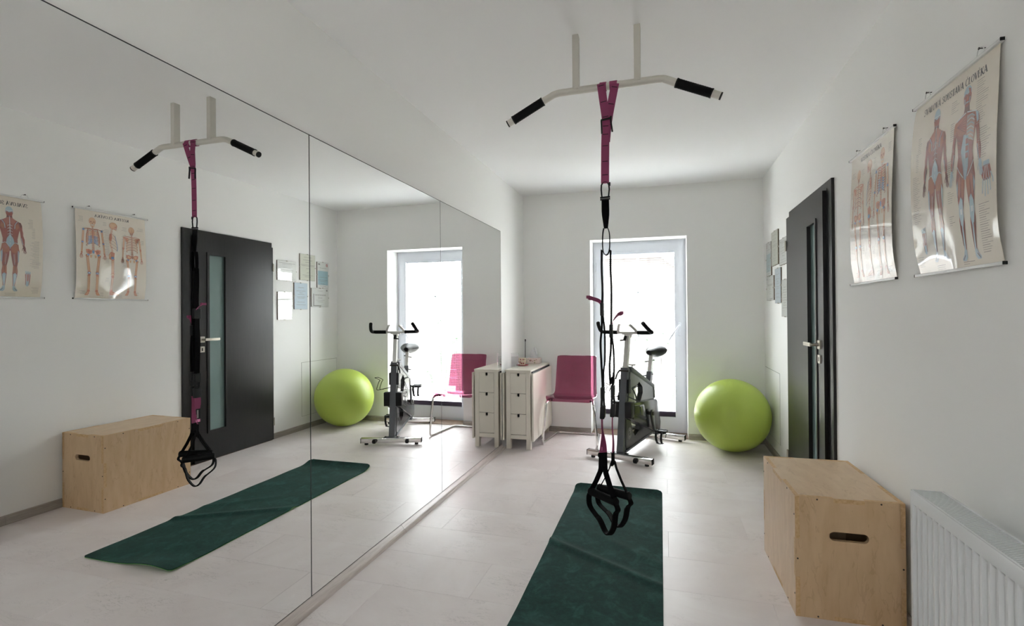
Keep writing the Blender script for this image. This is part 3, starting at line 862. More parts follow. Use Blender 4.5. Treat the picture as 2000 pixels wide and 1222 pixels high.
def strand(xs, yoff, zb, tail, tailmat, gx, zsl):
    """one side: webbing seen edge-on from the door side, flat to the mirror; cam buckle, slider, hook"""
    y = YS + yoff
    path_ = smoothpath([(xs, y, 1.56), (xs - .001, y, 1.47), (xs + .002, y, 1.38), (xs, y, zb + .02)], 5)
    strap(path_, .036, (.09, 1, 0), .0024, 'black_web', 'strap_web')
    m = MB(); m.box(xs - .0075, xs + .0065, y - .024, y + .024, zb - .032, zb + .028, .003); obj('cam_buckle', m, 'black_plastic', tr)
    b = smoothpath([(xs - .002, y, zb - .03), (xs - .003, y, zb - .09), (xs - .009, y, zb - .16), (xs - .006, y, zb - .25), (gx - .002, y, zsl + .07), (gx, y, zsl)], 5)
    strap(b, .036, (.07, 1, 0), .0030, 'black_web', 'strap_web')
    b = smoothpath([(xs + .003, y, zb - .03), (xs + .010, y, zb - .10), (xs + .011, y, zb - .18), (xs + .009, y, zb - .25), (gx + .003, y, zsl + .09), (gx + .002, y, zsl)], 5)
    strap(b, .036, (.07, 1, 0), .0020, 'black_web', 'strap_web')
    m = MB(); m.ribbon(smoothpath(tail, 5), [.026] * (5 * (len(tail) - 1) - 3) + [.030] * 4, (.15, .75, .55), .002); obj('strap_tail', m, tailmat, tr, smooth=40)
    m = MB(); m.box(gx - .009, gx + .008, y - .022, y + .022, zsl - .024, zsl + .030, .004); obj('slider', m, 'black_plastic', tr)
    m = MB()
    for s_ in (-1, 1): m.bar((gx, y + s_ * .018, zsl - .02), (gx + s_ * .004 , y + s_ * .014, zsl - .062), .005, .006, up=(1, 0, 0))
    m.bar((gx - .006, y - .018, zsl - .06), (gx + .006, y + .018, zsl - .06), .006, .006)
    m.bar((gx - .007, y, zsl - .02), (gx - .009, y, zsl - .06), .004, .006); m.bar((gx + .006, y, zsl - .02), (gx + .008, y, zsl - .06), .004, .006)
    obj('hook_ring', m, 'black_plastic', tr)
    m = MB(); m.prism(roundrect(-.012, .010, zsl - .115, zsl - .055, .006), lambda a, b_, t: (gx + a + (b_ - zsl + .09) * .06, t, b_), y - .022, y + .022, bev=.003)
    obj('hook_body', m, 'black_plastic', tr, smooth=40)
strand(-.2755, -.006, 1.288, [(-.279, YS - .006, 1.312), (-.29, YS - .008, 1.325), (-.315, YS - .012, 1.335), (-.337, YS - .016, 1.341)], 'pink_web', -.276, .897)
strand(-.2365, .010, 1.188, [(-.233, YS + .01, 1.215), (-.226, YS + .012, 1.235), (-.208, YS + .016, 1.258), (-.190, YS + .02, 1.267)], 'pink_web', -.2315, .905)
m = MB(); m.box(-.345, -.335, YS - .034, YS + .002, 1.336, 1.350, .002); obj('tail_fold', m, 'pink_web', tr)
m = MB(); m.box(-.196, -.182, YS + .006, YS + .034, 1.262, 1.276, .002); obj('tail_fold', m, 'pink_web', tr)
def handle(x, y, A, B, bot, zf, twist, nm):
    """pink tape, black sleeve, fork, foam grip and foot cradle"""
    h = x
    d0 = (0, 1, 0); d1 = (math.sin(twist), math.cos(twist), 0)
    n_ = 10; pts = []; dr = []; wd = []
    for i in range(n_ + 1):
        t = i / n_; a = max(0, (t - .45) / .55) * twist
        pts.append((x - .002 * math.sin(t * 6), y, .80 - t * (.80 - .622))); dr.append((math.sin(a), math.cos(a), 0)); wd.append(.038)
    m = MB(); m.ribbon(pts, wd, dr, .0026); o = obj('handle_tape', m, 'pink_web', tr, smooth=40)
    if nm:
        m = MB(); m.box(x - .0036, x - .0024, y - .012, y + .016, .655, .715); obj('sewn_label', m, 'black_plastic', o)
        m = MB(); m.box(x - .0042, x - .0036, y - .006, y + .004, .660, .708); obj('label_print', m, 'ink_grey', o)
        m = MB(); m.box(x - .0037, x - .0024, y - .012, y + .016, .636, .652); obj('label_end', m, 'light_pink', o)
        m = MB(); m.box(x - .0046, x - .0030, y - .020, y + .020, .735, .795); obj('tape_fold', m, 'pink_web', o)
    A, B, bot = Vector(A), Vector(B), Vector(bot); F = Vector((x, y, zf))
    m = MB(); m.ribbon([(x, y, .625), (x, y, .60), tuple(F)], [.040, .040, .044], d1, .005); obj('handle_sleeve', m, 'black_web', tr, smooth=40)
    for E_ in (A, B):
        s_ = (E_ - F); m = MB()
        off = s_.copy(); off.z = 0; off = off.normalized() * .010
        m.ribbon([F + off * .8 + Vector((0, 0, .02)), F + off + s_ * .1, F + s_ * .55 + Vector((0, 0, .004)), E_], .025, d1 if twist > .7 else (.12, 1, 0), .0035)
        obj('handle_strap', m, 'black_web', tr, smooth=40)
    ax_ = (B - A).normalized()
    m = MB(); m.tube([A - ax_ * .008, A - ax_ * .002, A + ax_ * .01, B - ax_ * .01, B + ax_ * .002, B + ax_ * .008], .0185, 14, scale=[.8, 1.05, 1, 1, 1.05, .8]); obj('foam_handle', m, 'black_grip', tr, smooth=40)
    dn = Vector((0, 0, 1)); wdir = (ax_.cross(dn).normalized() * .96 + dn * .25).normalized()
    pts = smoothpath([A + Vector((0, 0, -.005)), A - ax_ * .012 + dn * -.03, A - ax_ * .004 + dn * -.075, A.lerp(bot, .62) - ax_ * .016 + dn * -.015, bot - ax_ * .024 + dn * .006, bot + ax_ * .004,
                      B.lerp(bot, .72) + ax_ * .020, B.lerp(bot, .35) + ax_ * .014, B + ax_ * .012 + dn * -.03, B + Vector((0, 0, -.005))], 5)
    m = MB(); m.ribbon(pts, .032, tuple(wdir), .0045); o = obj('foot_cradle', m, 'black_web', tr, smooth=40)
    k0, k1 = int(len(pts) * .32), int(len(pts) * .80)
    m = MB(); m.ribbon([p + (p - (A + B) / 2).normalized() * -.003 for p in pts[k0:k1]], .036, tuple(wdir), .004); obj('cradle_pad', m, 'black_grip', o, smooth=40)
handle(-.278, YS - .006, (-.343, YS + .045, .424), (-.218, YS - .045, .416), (-.254, YS - .005, .250), .545, R_(62), True)
handle(-.234, YS + .012, (-.304, YS + .065, .436), (-.163, YS - .02, .440), (-.209, YS + .02, .280), .565, R_(10), False)

# ------------------------------------------------------------------ drop-leaf drawer table
tb = thing('gateleg_table', 'white folded gateleg table with three small drawers against the mirror end', 'table', (-1.331, 4.85, 0))
TX0, TX1, TY0, TY1 = -1.458, -1.203, 4.463, 5.243
m = MB(); m.box(TX0, TX1, TY0, TY1, .727, .745, .002); obj('table_top', m, 'white_lacquer', tb)
for x0, x1 in ((-1.4835, -1.4665), (-1.1965, -1.1785)):
    m = MB(); m.box(x0, x1, TY0 + .004, TY1, .078, .712, .002); lf_ = obj('drop_leaf', m, 'white_lacquer', tb)
    m = MB(); m.box(x1 - .001 if x0 < -1.3 else TX1 - .012, TX0 + .012 if x0 < -1.3 else x0 + .001, TY0 + .05, TY1 - .02, .7125, .7265); obj('gap_shade', m, 'seam_and_shade', lf_)  # dark strip painting the shade between top and leaf
for x0, x1 in ((-1.447, -1.404), (-1.251, -1.208)):
    for y0_, y1_ in ((TY0 + .006, TY0 + .05), (TY1 - .05, TY1 - .006)):
        m = MB(); m.box(x0, x1, y0_, y1_, 0, .727, .0015); obj('leg', m, 'white_lacquer', tb)
m = MB(); m.box(-1.404, -1.251, TY0 + .008, TY0 + .028, .094, .133, .001); obj('lower_rail', m, 'white_lacquer', tb)
m = MB(); m.box(-1.404, -1.251, TY0 + .008, TY0 + .028, .714, .727, .001); obj('upper_rail', m, 'white_lacquer', tb)
for x in (-1.440, -1.223):
    m = MB(); m.box(x, x + .008, TY0 + .05, TY1 - .05, .094, .727); obj('side_panel', m, 'white_lacquer', tb)
m = MB(); m.box(-1.404, -1.251, TY0 + .031, TY1 - .03, .10, .72); obj('interior_shade', m, 'black_plastic', tb)  # black block painting the dark interior seen through the drawer notches
m = MB(); m.box(-1.404, -1.251, TY1 - .028, TY1 - .01, .094, .727); obj('back_panel', m, 'white_lacquer', tb)
for z0, z1 in ((.138, .328), (.332, .521), (.525, .712)):
    cx = -1.3275; w = .0125
    poly = [(-1.4025, z0), (-1.2525, z0), (-1.2525, z1), (cx + w, z1), (cx + w, z1 - .020), (cx + w - .005, z1 - .029), (cx - w + .005, z1 - .029), (cx - w, z1 - .020), (cx - w, z1), (-1.4025, z1)]
    m = MB(); m.prism(poly, lambda a, b, t: (a, t, b), TY0 + .0065, TY0 + .024); obj('drawer', m, 'white_lacquer', tb)

# things on the table
gl = thing('water_glass', 'straight clear drinking glass of water on the white table', 'glass', (-1.413, 4.655, .7455))
m = MB(); m.lathe([(0, 0), (.033, 0), (.0375, .145), (.0358, .145), (.0315, .012), (0, .012)], 28); obj('tumbler', m, 'clear_tumbler', gl, local=True, smooth=50)
m = MB(); m.lathe([(0, .0125), (.0312, .0125), (.0348, .108), (0, .108)], 28); obj('water', m, 'water', gl, local=True, smooth=50)
cp = thing('floral_cup', 'small floral cup on a saucer behind the water glass', 'cup', (-1.395, 4.86, .7455))
m = MB(); m.lathe([(0, 0), (.03, 0), (.055, .004), (.065, .010), (.063, .012), (.052, .007), (0, .005)], 28); obj('saucer', m, 'cup_red', cp, local=True, smooth=50)
m = MB(); m.lathe([(0, .008), (.026, .008), (.037, .03), (.040, .062), (.038, .080), (.036, .080), (.037, .060), (.034, .03), (0, .014)], 28); cup_ = obj('cup_body', m, 'cup_glaze', cp, local=True, smooth=50)
m = MB(); m.tube(smoothpath([(.036, .0, .068), (.056, .0, .064), (.058, .0, .040), (.036, .0, .030)], 5), .004, 8); obj('cup_handle', m, 'cup_glaze', cp, local=True, smooth=50)
for i in range(12):
    a = random.uniform(0, 6.28); z = random.choice([.028, .040, .052, .066]); r = .0392 if z > .035 else .037
    c = Vector((math.cos(a) * r, math.sin(a) * r, z)); n_ = Vector((math.cos(a), math.sin(a), 0)); u_ = Vector((-n_.y, n_.x, 0)); w_ = Vector((0, 0, 1))
    m = MB(); m.add([c + n_ * .0016] + [c + n_ * (.0012 - .0004 * (j % 2)) + (u_ * math.cos(j * .785) + w_ * math.sin(j * .785)) * (.009 if j % 2 == 0 else .006) for j in range(8)], [(0, 1 + j, 1 + (j + 1) % 8) for j in range(8)])
    obj('flower_print', m, random.choice(['cup_red', 'cup_green', 'cup_red']), cup_, local=True)
tsb = thing('tissue_box', 'floral tissue box with a pulled white tissue at the back of the table', 'tissue box', (-1.345, 5.135, .7455))
m = MB(); m.prism(roundrect(-.075, .075, 0, .058, .010), lambda a, b, t: (a, t, b), -.05, .05, bev=.004); tbody = obj('carton', m, 'tissue_card', tsb, local=True)
for i in range(10):
    x, z = random.uniform(-.062, .062), random.uniform(.010, .048)
    m = MB(); r = random.uniform(.004, .009); m.lathe([(0, -.0006), (r, 0), (r, .0006)], 8, (x, -.0504, z), Matrix.Rotation(R_(90), 3, 'X'))
    obj('printed_dot', m, random.choice(['ink', 'cup_red', 'cup_green', 'hardboard']), tbody, local=True)
m = MB(); vs = []
nT = 14
for j in range(7):
    t = j / 6
    for i in range(nT):
        a = i / (nT - 1)
        vs.append((-.040 + a * .085 + .012 * t * math.sin(a * 5), .012 * math.sin(a * 9 + j) * (.3 + t), .055 + t * (.085 + .035 * math.sin(a * 3.4 - .3)) * (1 if a < .9 else .8)))
m.add(vs, [(j * nT + i, j * nT + i + 1, (j + 1) * nT + i + 1, (j + 1) * nT + i) for j in range(6) for i in range(nT - 1)])
obj('pulled_tissue', m, 'tissue', tsb, local=True, smooth=60)
rd = thing('corner_rod', 'thin dark rod standing in the corner behind the table items', 'rod', (-1.470, 5.232, .7455))
m = MB(); m.tube([(0, 0, 0), (.002, .004, .25)], .0035, 8); m.lathe([(0, 0), (.010, 0), (.009, .012), (0, .013)], 12); obj('rod_shaft', m, 'screw_steel', rd, local=True, smooth=40)
m = MB(); m.lathe([(0, .226), (.006, .228), (.0065, .24), (.005, .252), (0, .254)], 12, (.002, .004, 0)); obj('rod_tip', m, 'black_plastic', rd, local=True, smooth=40)

# ------------------------------------------------------------------ pink cantilever chair
ch = thing('cantilever_chair', 'see-through pink plastic chair on a chrome cantilever frame', 'chair', (-.882, 4.93, 0))
CX = -.882
prof = smoothpath([(4.672, .428, .215), (4.682, .446, .228), (4.74, .450, .237), (4.85, .440, .236), (4.97, .432, .230), (5.035, .445, .222), (5.07, .480, .216),
                   (5.092, .55, .212), (5.112, .65, .209), (5.135, .75, .207), (5.158, .815, .205), (5.164, .832, .200)], 5)
m = MB(); vs = []; NU = 24
for j, p in enumerate(prof):
    t = j / (len(prof) - 1)
    for i in range(NU + 1):
        a = -1 + 2 * i / NU
        hw_ = p.z
        e1 = min(1, t / .05); e2 = min(1, (1 - t) / .035)
        rr = min(e1, e2); cut = .030 * (1 - math.sqrt(max(0, 1 - (1 - rr) ** 2)))
        w = hw_ - cut
        dish = (abs(a) ** 3)
        seatness = max(0, 1 - max(0, (t - .30) / .25)) if t < .6 else 0
        y = p.x - (dish * .030 * max(0, min(1, (t - .40) / .2)))
        z = p.y + dish * .018 * seatness * min(1, t / .12)
        vs.append((CX + a * w, y, z))
k_ = NU + 1
m.add(vs, [(j * k_ + i, j * k_ + i + 1, (j + 1) * k_ + i + 1, (j + 1) * k_ + i) for j in range(len(prof) - 1) for i in range(NU)])
sh = obj('seat_shell', m, 'pink_shell', ch, smooth=60)
so = sh.modifiers.new('thickness', 'SOLIDIFY'); so.thickness = .007; so.offset = 0
m = MB()
half = lambda s_: [(CX + s_ * .19, 5.00, .415), (CX + s_ * .215, 4.80, .425), (CX + s_ * .222, 4.735, .424), (CX + s_ * .227, 4.705, .412), (CX + s_ * .231, 4.692, .385), (CX + s_ * .250, 4.690, .20),
                   (CX + s_ * .264, 4.690, .060), (CX + s_ * .266, 4.697, .026), (CX + s_ * .264, 4.722, .0125), (CX + s_ * .255, 4.80, .0120), (CX + s_ * .228, 5.08, .0120), (CX + s_ * .220, 5.165, .0120), (CX + s_ * .205, 5.187, .0120), (CX + s_ * .17, 5.192, .0120)]
path = half(-1) + half(1)[::-1]
fr_ = MB(); fr_.tube(smoothpath(path, 4), .0115, 12); obj('tube_frame', fr_, 'chrome', ch, smooth=60)
m = MB(); m.tube([(CX - .19, 5.00, .415), (CX + .19, 5.00, .415)], .010, 10); obj('seat_bar', m, 'chrome', ch, smooth=60)
for x in (-.2, .2):
    for y in (4.78, 4.97):
        m = MB(); m.lathe([(0, 0), (.010, 0), (.010, .016), (0, .016)], 12, (CX + x * .96, y, .416)); obj('seat_mount', m, 'black_plastic', ch, smooth=40)

# ------------------------------------------------------------------ exercise bike (built along its own axis: x across, y towards the back, z up)
bk = thing('exercise_bike', 'grey indoor cycling bike with chrome feet standing before the window', 'exercise bike', (-.383, 4.323, 0), R_(-18))
def B(name, m, mat, parent=None, smooth=40, label=None): return obj(name, m, mat, parent or bk, smooth=smooth, local=True, label=label)
for y, hwid, nm in ((0, .295, 'front_foot_bar'), (.95, .29, 'rear_foot_bar')):
    m = MB(); m.box(-hwid, hwid, y - .024, y + .024, .020, .066, .003); fb = B(nm, m, 'chrome')
    for s_ in (-1, 1):
        m = MB(); m.box(s_ * hwid - .003, s_ * hwid + .003, y - .025, y + .025, .019, .067, .002); B('end_cap', m, 'black_plastic', fb)
        m = MB(); m.lathe([(0, 0), (.018, 0), (.018, .020), (0, .020)], 14, (s_ * (hwid - .05), y, 0)); B('levelling_foot', m, 'rubber', fb)
        if y == 0:
            m = MB(); m.cyl((s_ * .16 - .012, -.040, .040), (s_ * .16 + .012, -.040, .040), .021, 18); B('transport_wheel', m, 'rubber')
            m = MB(); m.box(s_ * .16 + .012, s_ * .16 + .018, -.05, -.02, .03, .05); m.box(s_ * .16 - .018, s_ * .16 - .012, -.05, -.02, .03, .05); B('wheel_bracket', m, 'screw_steel')
m = MB(); m.box(-.075, .075, -.024, .040, .066, .072, .001); B('base_plate', m, 'bike_grey')
for s_ in (-1, 1):
    m = MB(); m.lathe([(0, 0), (.009, 0), (.009, .008), (0, .010)], 8, (s_ * .058, .0, .072)); B('bolt', m, 'screw_steel')
def on(yz0, yz1, t): return (0, yz0[0] + (yz1[0] - yz0[0]) * t, yz0[1] + (yz1[1] - yz0[1]) * t)
P0, P1 = (.040, .070), (.158, .775)
m = MB(); m.bar((0, *P0), (0, *P1), .058, .066, up=(0, 1, 0)); B('front_post', m, 'bike_grey')
m = MB(); m.bar((0, .150, .74), (0, .222, 1.083), .036, .042, up=(0, 1, 0)); B('handlebar_stem', m, 'silver_tube')
m = MB(); m.bar((0, .152, .755), (0, .159, .785), .064, .072, up=(0, 1, 0)); cl = B('post_clamp', m, 'bike_grey')
m = MB(); m.cyl((-.045, .125, .765), (.040, .125, .765), .009, 10); B('clamp_bolt', m, 'screw_steel', cl)
m = MB(); m.tube(smoothpath([(-.040, .122, .768), (-.055, .105, .74), (-.068, .092, .69)], 4), .007, 8); B('clamp_lever', m, 'black_plastic', cl)
m = MB(); m.box(-.05, .05, .198, .245, 1.078, 1.094, .004); m.bar((0, .215, 1.06), (0, .228, 1.09), .05, .05, up=(0, 1, 0)); B('stem_head', m, 'silver_tube')
m = MB(); m.cyl((-.005, .175, 1.065), (-.005, .150, 1.035), .013, 10); m.tube([(-.005, .155, 1.035), (-.045, .145, 1.03)], .006, 8); B('adjuster_knob', m, 'black_plastic')
m = MB(); m.tube([(-.205, .205, 1.100), (0, .212, 1.096), (.205, .205, 1.100)], .0125, 14); hb_ = B('handlebar', m, 'silver_tube')
for s_ in (-1, 1):
    m = MB(); m.tube([(s_ * .095, .209, 1.099), (s_ * .205, .205, 1.100)], .0175, 14); B('crossbar_grip', m, 'black_grip', hb_)
    m = MB(); m.tube(smoothpath([(s_ * .195, .206, 1.100), (s_ * .222, .200, 1.102), (s_ * .231, .178, 1.106), (s_ * .228, .13, 1.124), (s_ * .215, .07, 1.162), (s_ * .205, .038, 1.188)], 5), .0165, 14); B('horn_grip', m, 'black_grip', hb_)
    m = MB(); m.tube(smoothpath([(s_ * .085, .205, 1.100), (s_ * .083, .195, 1.118), (s_ * .070, .172, 1.140), (s_ * .056, .150, 1.160), (s_ * .048, .140, 1.168)], 4), .0115, 12); ih = B('aero_horn', m, 'silver_tube', hb_)
fl = lambda t: (lambda a, b, q: (q, a, b))
hexU = [(.255, .590), (.395, .640), (.475, .585), (.480, .530), (.420, .462), (.275, .470)]
hexL = [(.185, .320), (.300, .325), (.410, .245), (.395, .200), (.280, .168), (.215, .230)]
m = MB(); m.prism([(.185, .782), (.245, .765), (.690, .590), (.775, .565), (.800, .440), (.790, .420), (.145, .475), (.120, .480)], fl(0), -.036, .036, holes=[hexU]); uc = B('upper_cover', m, 'bike_panel', smooth=25)
m = MB(); m.prism([(.175, .800), (.200, .800), (.715, .598), (.790, .572), (.812, .432), (.780, .438), (.765, .545), (.690, .572), (.215, .748)], fl(0), -.042, .042, bev=.004); B('cover_rail', m, 'bike_grey', uc, smooth=30)
m = MB(); m.prism([(.100, .485), (.780, .430), (.822, .405), (.905, .190), (.890, .115), (.800, .100), (.125, .345), (.085, .360)], fl(0), -.062, .062, bev=.006); mc = B('belt_cover', m, 'bike_panel', smooth=30)
m = MB(); m.prism([(.070, .110), (.075, .350), (.130, .340), (.800, .100), (.780, .095), (.120, .080)], fl(0), -.034, .034, holes=[hexL]); lc = B('lower_cover', m, 'bike_panel_dark', smooth=25)
m = MB(); m.prism([(.050, .078), (.060, .098), (.115, .100), (.800, .104), (.86, .11), (.86, .085), (.78, .082), (.12, .066)], fl(0), -.040, .040); 
m = MB(); m.bar((0, .06, .075), (0, .86, .115), .080, .018, up=(0, 0, 1)); B('lower_rail', m, 'bike_grey')
m = MB(); m.bar((0, .84, .13), (0, .95, .060), .06, .05, up=(0, 1, 0)); B('rear_strut', m, 'bike_grey')
m = MB(); m.lathe([(0, -.012), (.225, -.012), (.232, -.006), (.232, .006), (.225, .012), (0, .012)], 48, (0, .335, .385), Matrix.Rotation(R_(90), 3, 'Y')); B('flywheel', m, 'chrome')
for s_ in (-1, 1):
    fl2 = lambda a, b, q: (s_ * q, a, b)
    m = MB(); m.prism([(.190, .455), (.420, .432), (.485, .290), (.455, .280), (.190, .375)], fl2, .060, .070, bev=.004); e1 = B('belt_emboss', m, 'bike_panel_dark' if s_ > 0 else 'bike_panel', mc, smooth=30)
    m = MB(); m.prism([(.310, .430), (.405, .422), (.455, .305), (.320, .350)], fl2, .069, .075, bev=.003); B('belt_emboss', m, 'bike_panel', mc, smooth=30)
    m = MB(); m.lathe([(0, 0), (.052, 0), (.052, .0012), (0, .0012)], 32, (s_ * .0345 if s_ > 0 else -.0357, .150, .215), Matrix.Rotation(R_(90), 3, 'Y')); lg = B('round_emblem', m, 'grey_print', lc)
    m = MB()
    for r0 in (.018, .034, .046):
        m.tube([(s_ * .0362, .150 + r0 * math.cos(a), .215 + r0 * math.sin(a)) for a in [6.28 * i / 24 for i in range(24)]], .0011, 6, closed=True)
    m.tube(smoothpath([(s_ * .0362, .142, .197), (s_ * .0362, .158, .208), (s_ * .0362, .142, .222), (s_ * .0362, .158, .233)], 4), .002, 6)
    B('emblem_lines', m, 'bike_panel_dark', lc)
    # black guard behind the post, bottle cage of bent wire
    m = MB(); m.box(min(s_ * .030, s_ * .088), max(s_ * .030, s_ * .088), .055, .135, .365, .500, .004); B('bracket_block', m, 'black_plastic')
    m = MB(); m.box(min(s_ * .030, s_ * .046), max(s_ * .030, s_ * .046), .11, .165, .57, .69, .002); B('cage_mount', m, 'black_plastic')
    w = smoothpath([(s_ * .04, .10, .545), (s_ * .10, .07, .535), (s_ * .140, .045, .530), (s_ * .150, .035, .545), (s_ * .128, .030, .610), (s_ * .118, .028, .630), (s_ * .165, .02, .655)], 4)
    m = MB(); m.tube(w, .0032, 6); m.tube([(x - s_ * .022, y + .035, z) for x, y, z in w], .0032, 6); m.tube([w[-1], (w[-1][0] - s_ * .022, w[-1][1] + .035, w[-1][2])], .0032, 6); B('bottle_cage', m, 'black_plastic')
HUB = (.566, .327)
for s_, tip in ((1, (.618, .155)), (-1, (.514, .499))):
    d = Vector((tip[0] - HUB[0], tip[1] - HUB[1])).normalized(); n_ = Vector((-d.y, d.x))
    H2, T2 = Vector(HUB), Vector(tip)
    pl = [tuple(H2 + n_ * .040 * math.cos(a) - d * .040 * math.sin(a)) for a in [math.pi * i / 10 for i in range(11)]] + [tuple(T2 - n_ * .016 * math.cos(a) + d * .016 * math.sin(a)) for a in [math.pi * i / 8 for i in range(9)]]
    m = MB(); m.prism(pl, lambda a, b, q: (s_ * q, a, b), .084, .102, bev=.003); ca = B('crank_arm', m, 'bike_panel_dark' if s_ > 0 else 'bike_grey', smooth=35)
    m = MB(); m.cyl((s_ * .060, *HUB), (s_ * .112, *HUB), .018, 16); B('crank_bolt', m, 'screw_steel', ca)
    m = MB(); m.cyl((s_ * .102, *tip), (s_ * .212, *tip), .009, 10); pd = B('pedal_axle', m, 'screw_steel')
    m = MB()
    cx, y_, z_ = s_ * .162, tip[0], tip[1]
    for yo in (-.038, .038): m.box(cx - .045, cx + .045, y_ + yo - .008, y_ + yo + .008, z_ - .012, z_ + .014, .002)
    for xo in (-.042, 0, .042): m.box(cx + xo - .006, cx + xo + .006, y_ - .04, y_ + .04, z_ - .010, z_ + .010, .002)
    m.box(cx - .030, cx + .030, y_ - .030, y_ + .030, z_ - .009, z_ + .009, .003)
    pdl = B('pedal', m, 'black_plastic', smooth=30)
    m = MB()
    for xo in (-.026, .026):
        m.ribbon(smoothpath([(cx + xo, y_ - .040, z_ + .005), (cx + xo, y_ - .075, z_ - .01), (cx + xo * .9, y_ - .080, z_ - .060), (cx + xo * .8, y_ - .045, z_ - .105)], 4), .020, (1, 0, 0), .004)
    m.ribbon([(cx - .032, y_ - .045, z_ - .100), (cx, y_ - .040, z_ - .108), (cx + .032, y_ - .045, z_ - .100)], .030, (0, 1, 0), .004)
    B('toe_clip', m, 'black_plastic', pdl, smooth=50)
    m = MB(); m.ribbon(smoothpath([(cx - .048, y_ - .01, z_), (cx - .046, y_ - .02, z_ - .05), (cx, y_ - .024, z_ - .064), (cx + .046, y_ - .02, z_ - .05), (cx + .048, y_ - .01, z_)], 4), .012, (0, 1, 0), .002); B('toe_strap', m, 'black_web', pdl)
# saddle and its post
m = MB(); m.bar((0, .728, .560), (0, .775, .690), .048, .052, up=(0, 1, 0)); B('seat_sleeve', m, 'bike_grey')
m = MB(); m.bar((0, .760, .650), (0, .828, .855), .034, .038, up=(0, 1, 0)); B('seat_post', m, 'silver_tube')
m = MB(); m.box(-.018, .018, .80, .90, .842, .862, .004); B('seat_slider', m, 'silver_tube')
for z, y in ((.665, .77), (.80, .815)):
    m = MB(); m.tube([(.02, y, z), (-.055, y - .03, z - .012)], .006, 8); m.lathe([(0, 0), (.010, .002), (.010, .010), (0, .012)], 10, (.028, y, z)); B('pop_pin', m, 'black_plastic')
secs = [(.742, .022, .905, .030), (.765, .034, .914, .056), (.82, .040, .920, .074), (.87, .060, .926, .090), (.92, .094, .934, .100), (.965, .110, .942, .102), (1.000, .104, .944, .090), (1.020, .074, .934, .052)]
m = MB(); vs = []; NS = 18
for y, hw_, zt, dp in secs:
    for i in range(NS):
        a = 2 * math.pi * i / NS; cx, sz = math.cos(a), math.sin(a)
        x = hw_ * (abs(cx) ** .7) * (1 if cx >= 0 else -1)
        z = zt - dp * .35 + (dp * .35 * sz if sz > 0 else dp * .65 * sz * (1.15 - .45 * abs(cx) ** 2 if hw_ > .05 else 1))
        z -= .018 * (cx * cx) * (hw_ / .108)
        vs.append((x, y, z))
fs = [(j * NS + i, j * NS + (i + 1) % NS, (j + 1) * NS + (i + 1) % NS, (j + 1) * NS + i) for j in range(len(secs) - 1) for i in range(NS)]
fs += [tuple(range(NS))[::-1], tuple((len(secs) - 1) * NS + i for i in range(NS))]
m.add(vs, fs); B('saddle', m, 'black_plastic', smooth=60)
m = MB(); m.lathe([(0, 0), (.03, .004), (.022, .03), (0, .03)], 14, (0, .855, .855)); B('saddle_clamp', m, 'black_plastic')
m = MB(); m.ribbon(smoothpath([(.055, .93, .875), (.062, .935, .80), (.058, .935, .70), (.062, .93, .62)], 4), .008, (0, 1, 0), .002); B('saddle_strap', m, 'black_web')
m = MB(); m.cyl((0, .300, .735), (0, .312, .800), .007, 10); m.cyl((-.030, .314, .803), (.030, .314, .803), .009, 10); m.lathe([(0, 0), (.014, .002), (.014, .010), (0, .012)], 12, (0, .313, .797)); B('resistance_knob', m, 'silver_tube')

# ------------------------------------------------------------------ printed wall charts
PWID, PHGT = .478, .620
class Chart:
    """a glossy hanging sheet; (a, b) in metres from its top-left corner as read, e = height of the ink above the sheet"""
    def __init__(s, yc, ztop, yaw=0., curl=.006): s.y0 = yc + PWID / 2; s.zt = ztop; s.yaw = yaw; s.curl = curl
    def off(s, a, b):
        t = b / PHGT; u = a / PWID - .5
        return .009 + .013 * math.sin(math.pi * min(1, t) ** 1.25) - .010 * math.exp(-((1 - t) / .10) ** 2) * abs(u) + s.curl * (abs(2 * u) ** 4) * math.exp(-((t - .85) / .16) ** 2) + s.yaw * (.5 - u) * math.sin(math.pi * min(1, t) ** .6)
    def P(s, a, b, e=0.): return (XR - s.off(a, b) - e, s.y0 - a, s.zt - b)
    def sheet(s):
        m = MB(); n_, k_ = 24, 40
        for e in (0, -.0007):
            o = len(m.v)
            vs = [s.P(PWID * i / n_, PHGT * j / k_, e) for j in range(k_ + 1) for i in range(n_ + 1)]
            m.add(vs, [(j * (n_ + 1) + i, j * (n_ + 1) + i + 1, (j + 1) * (n_ + 1) + i + 1, (j + 1) * (n_ + 1) + i) for j in range(k_) for i in range(n_)])
        return m
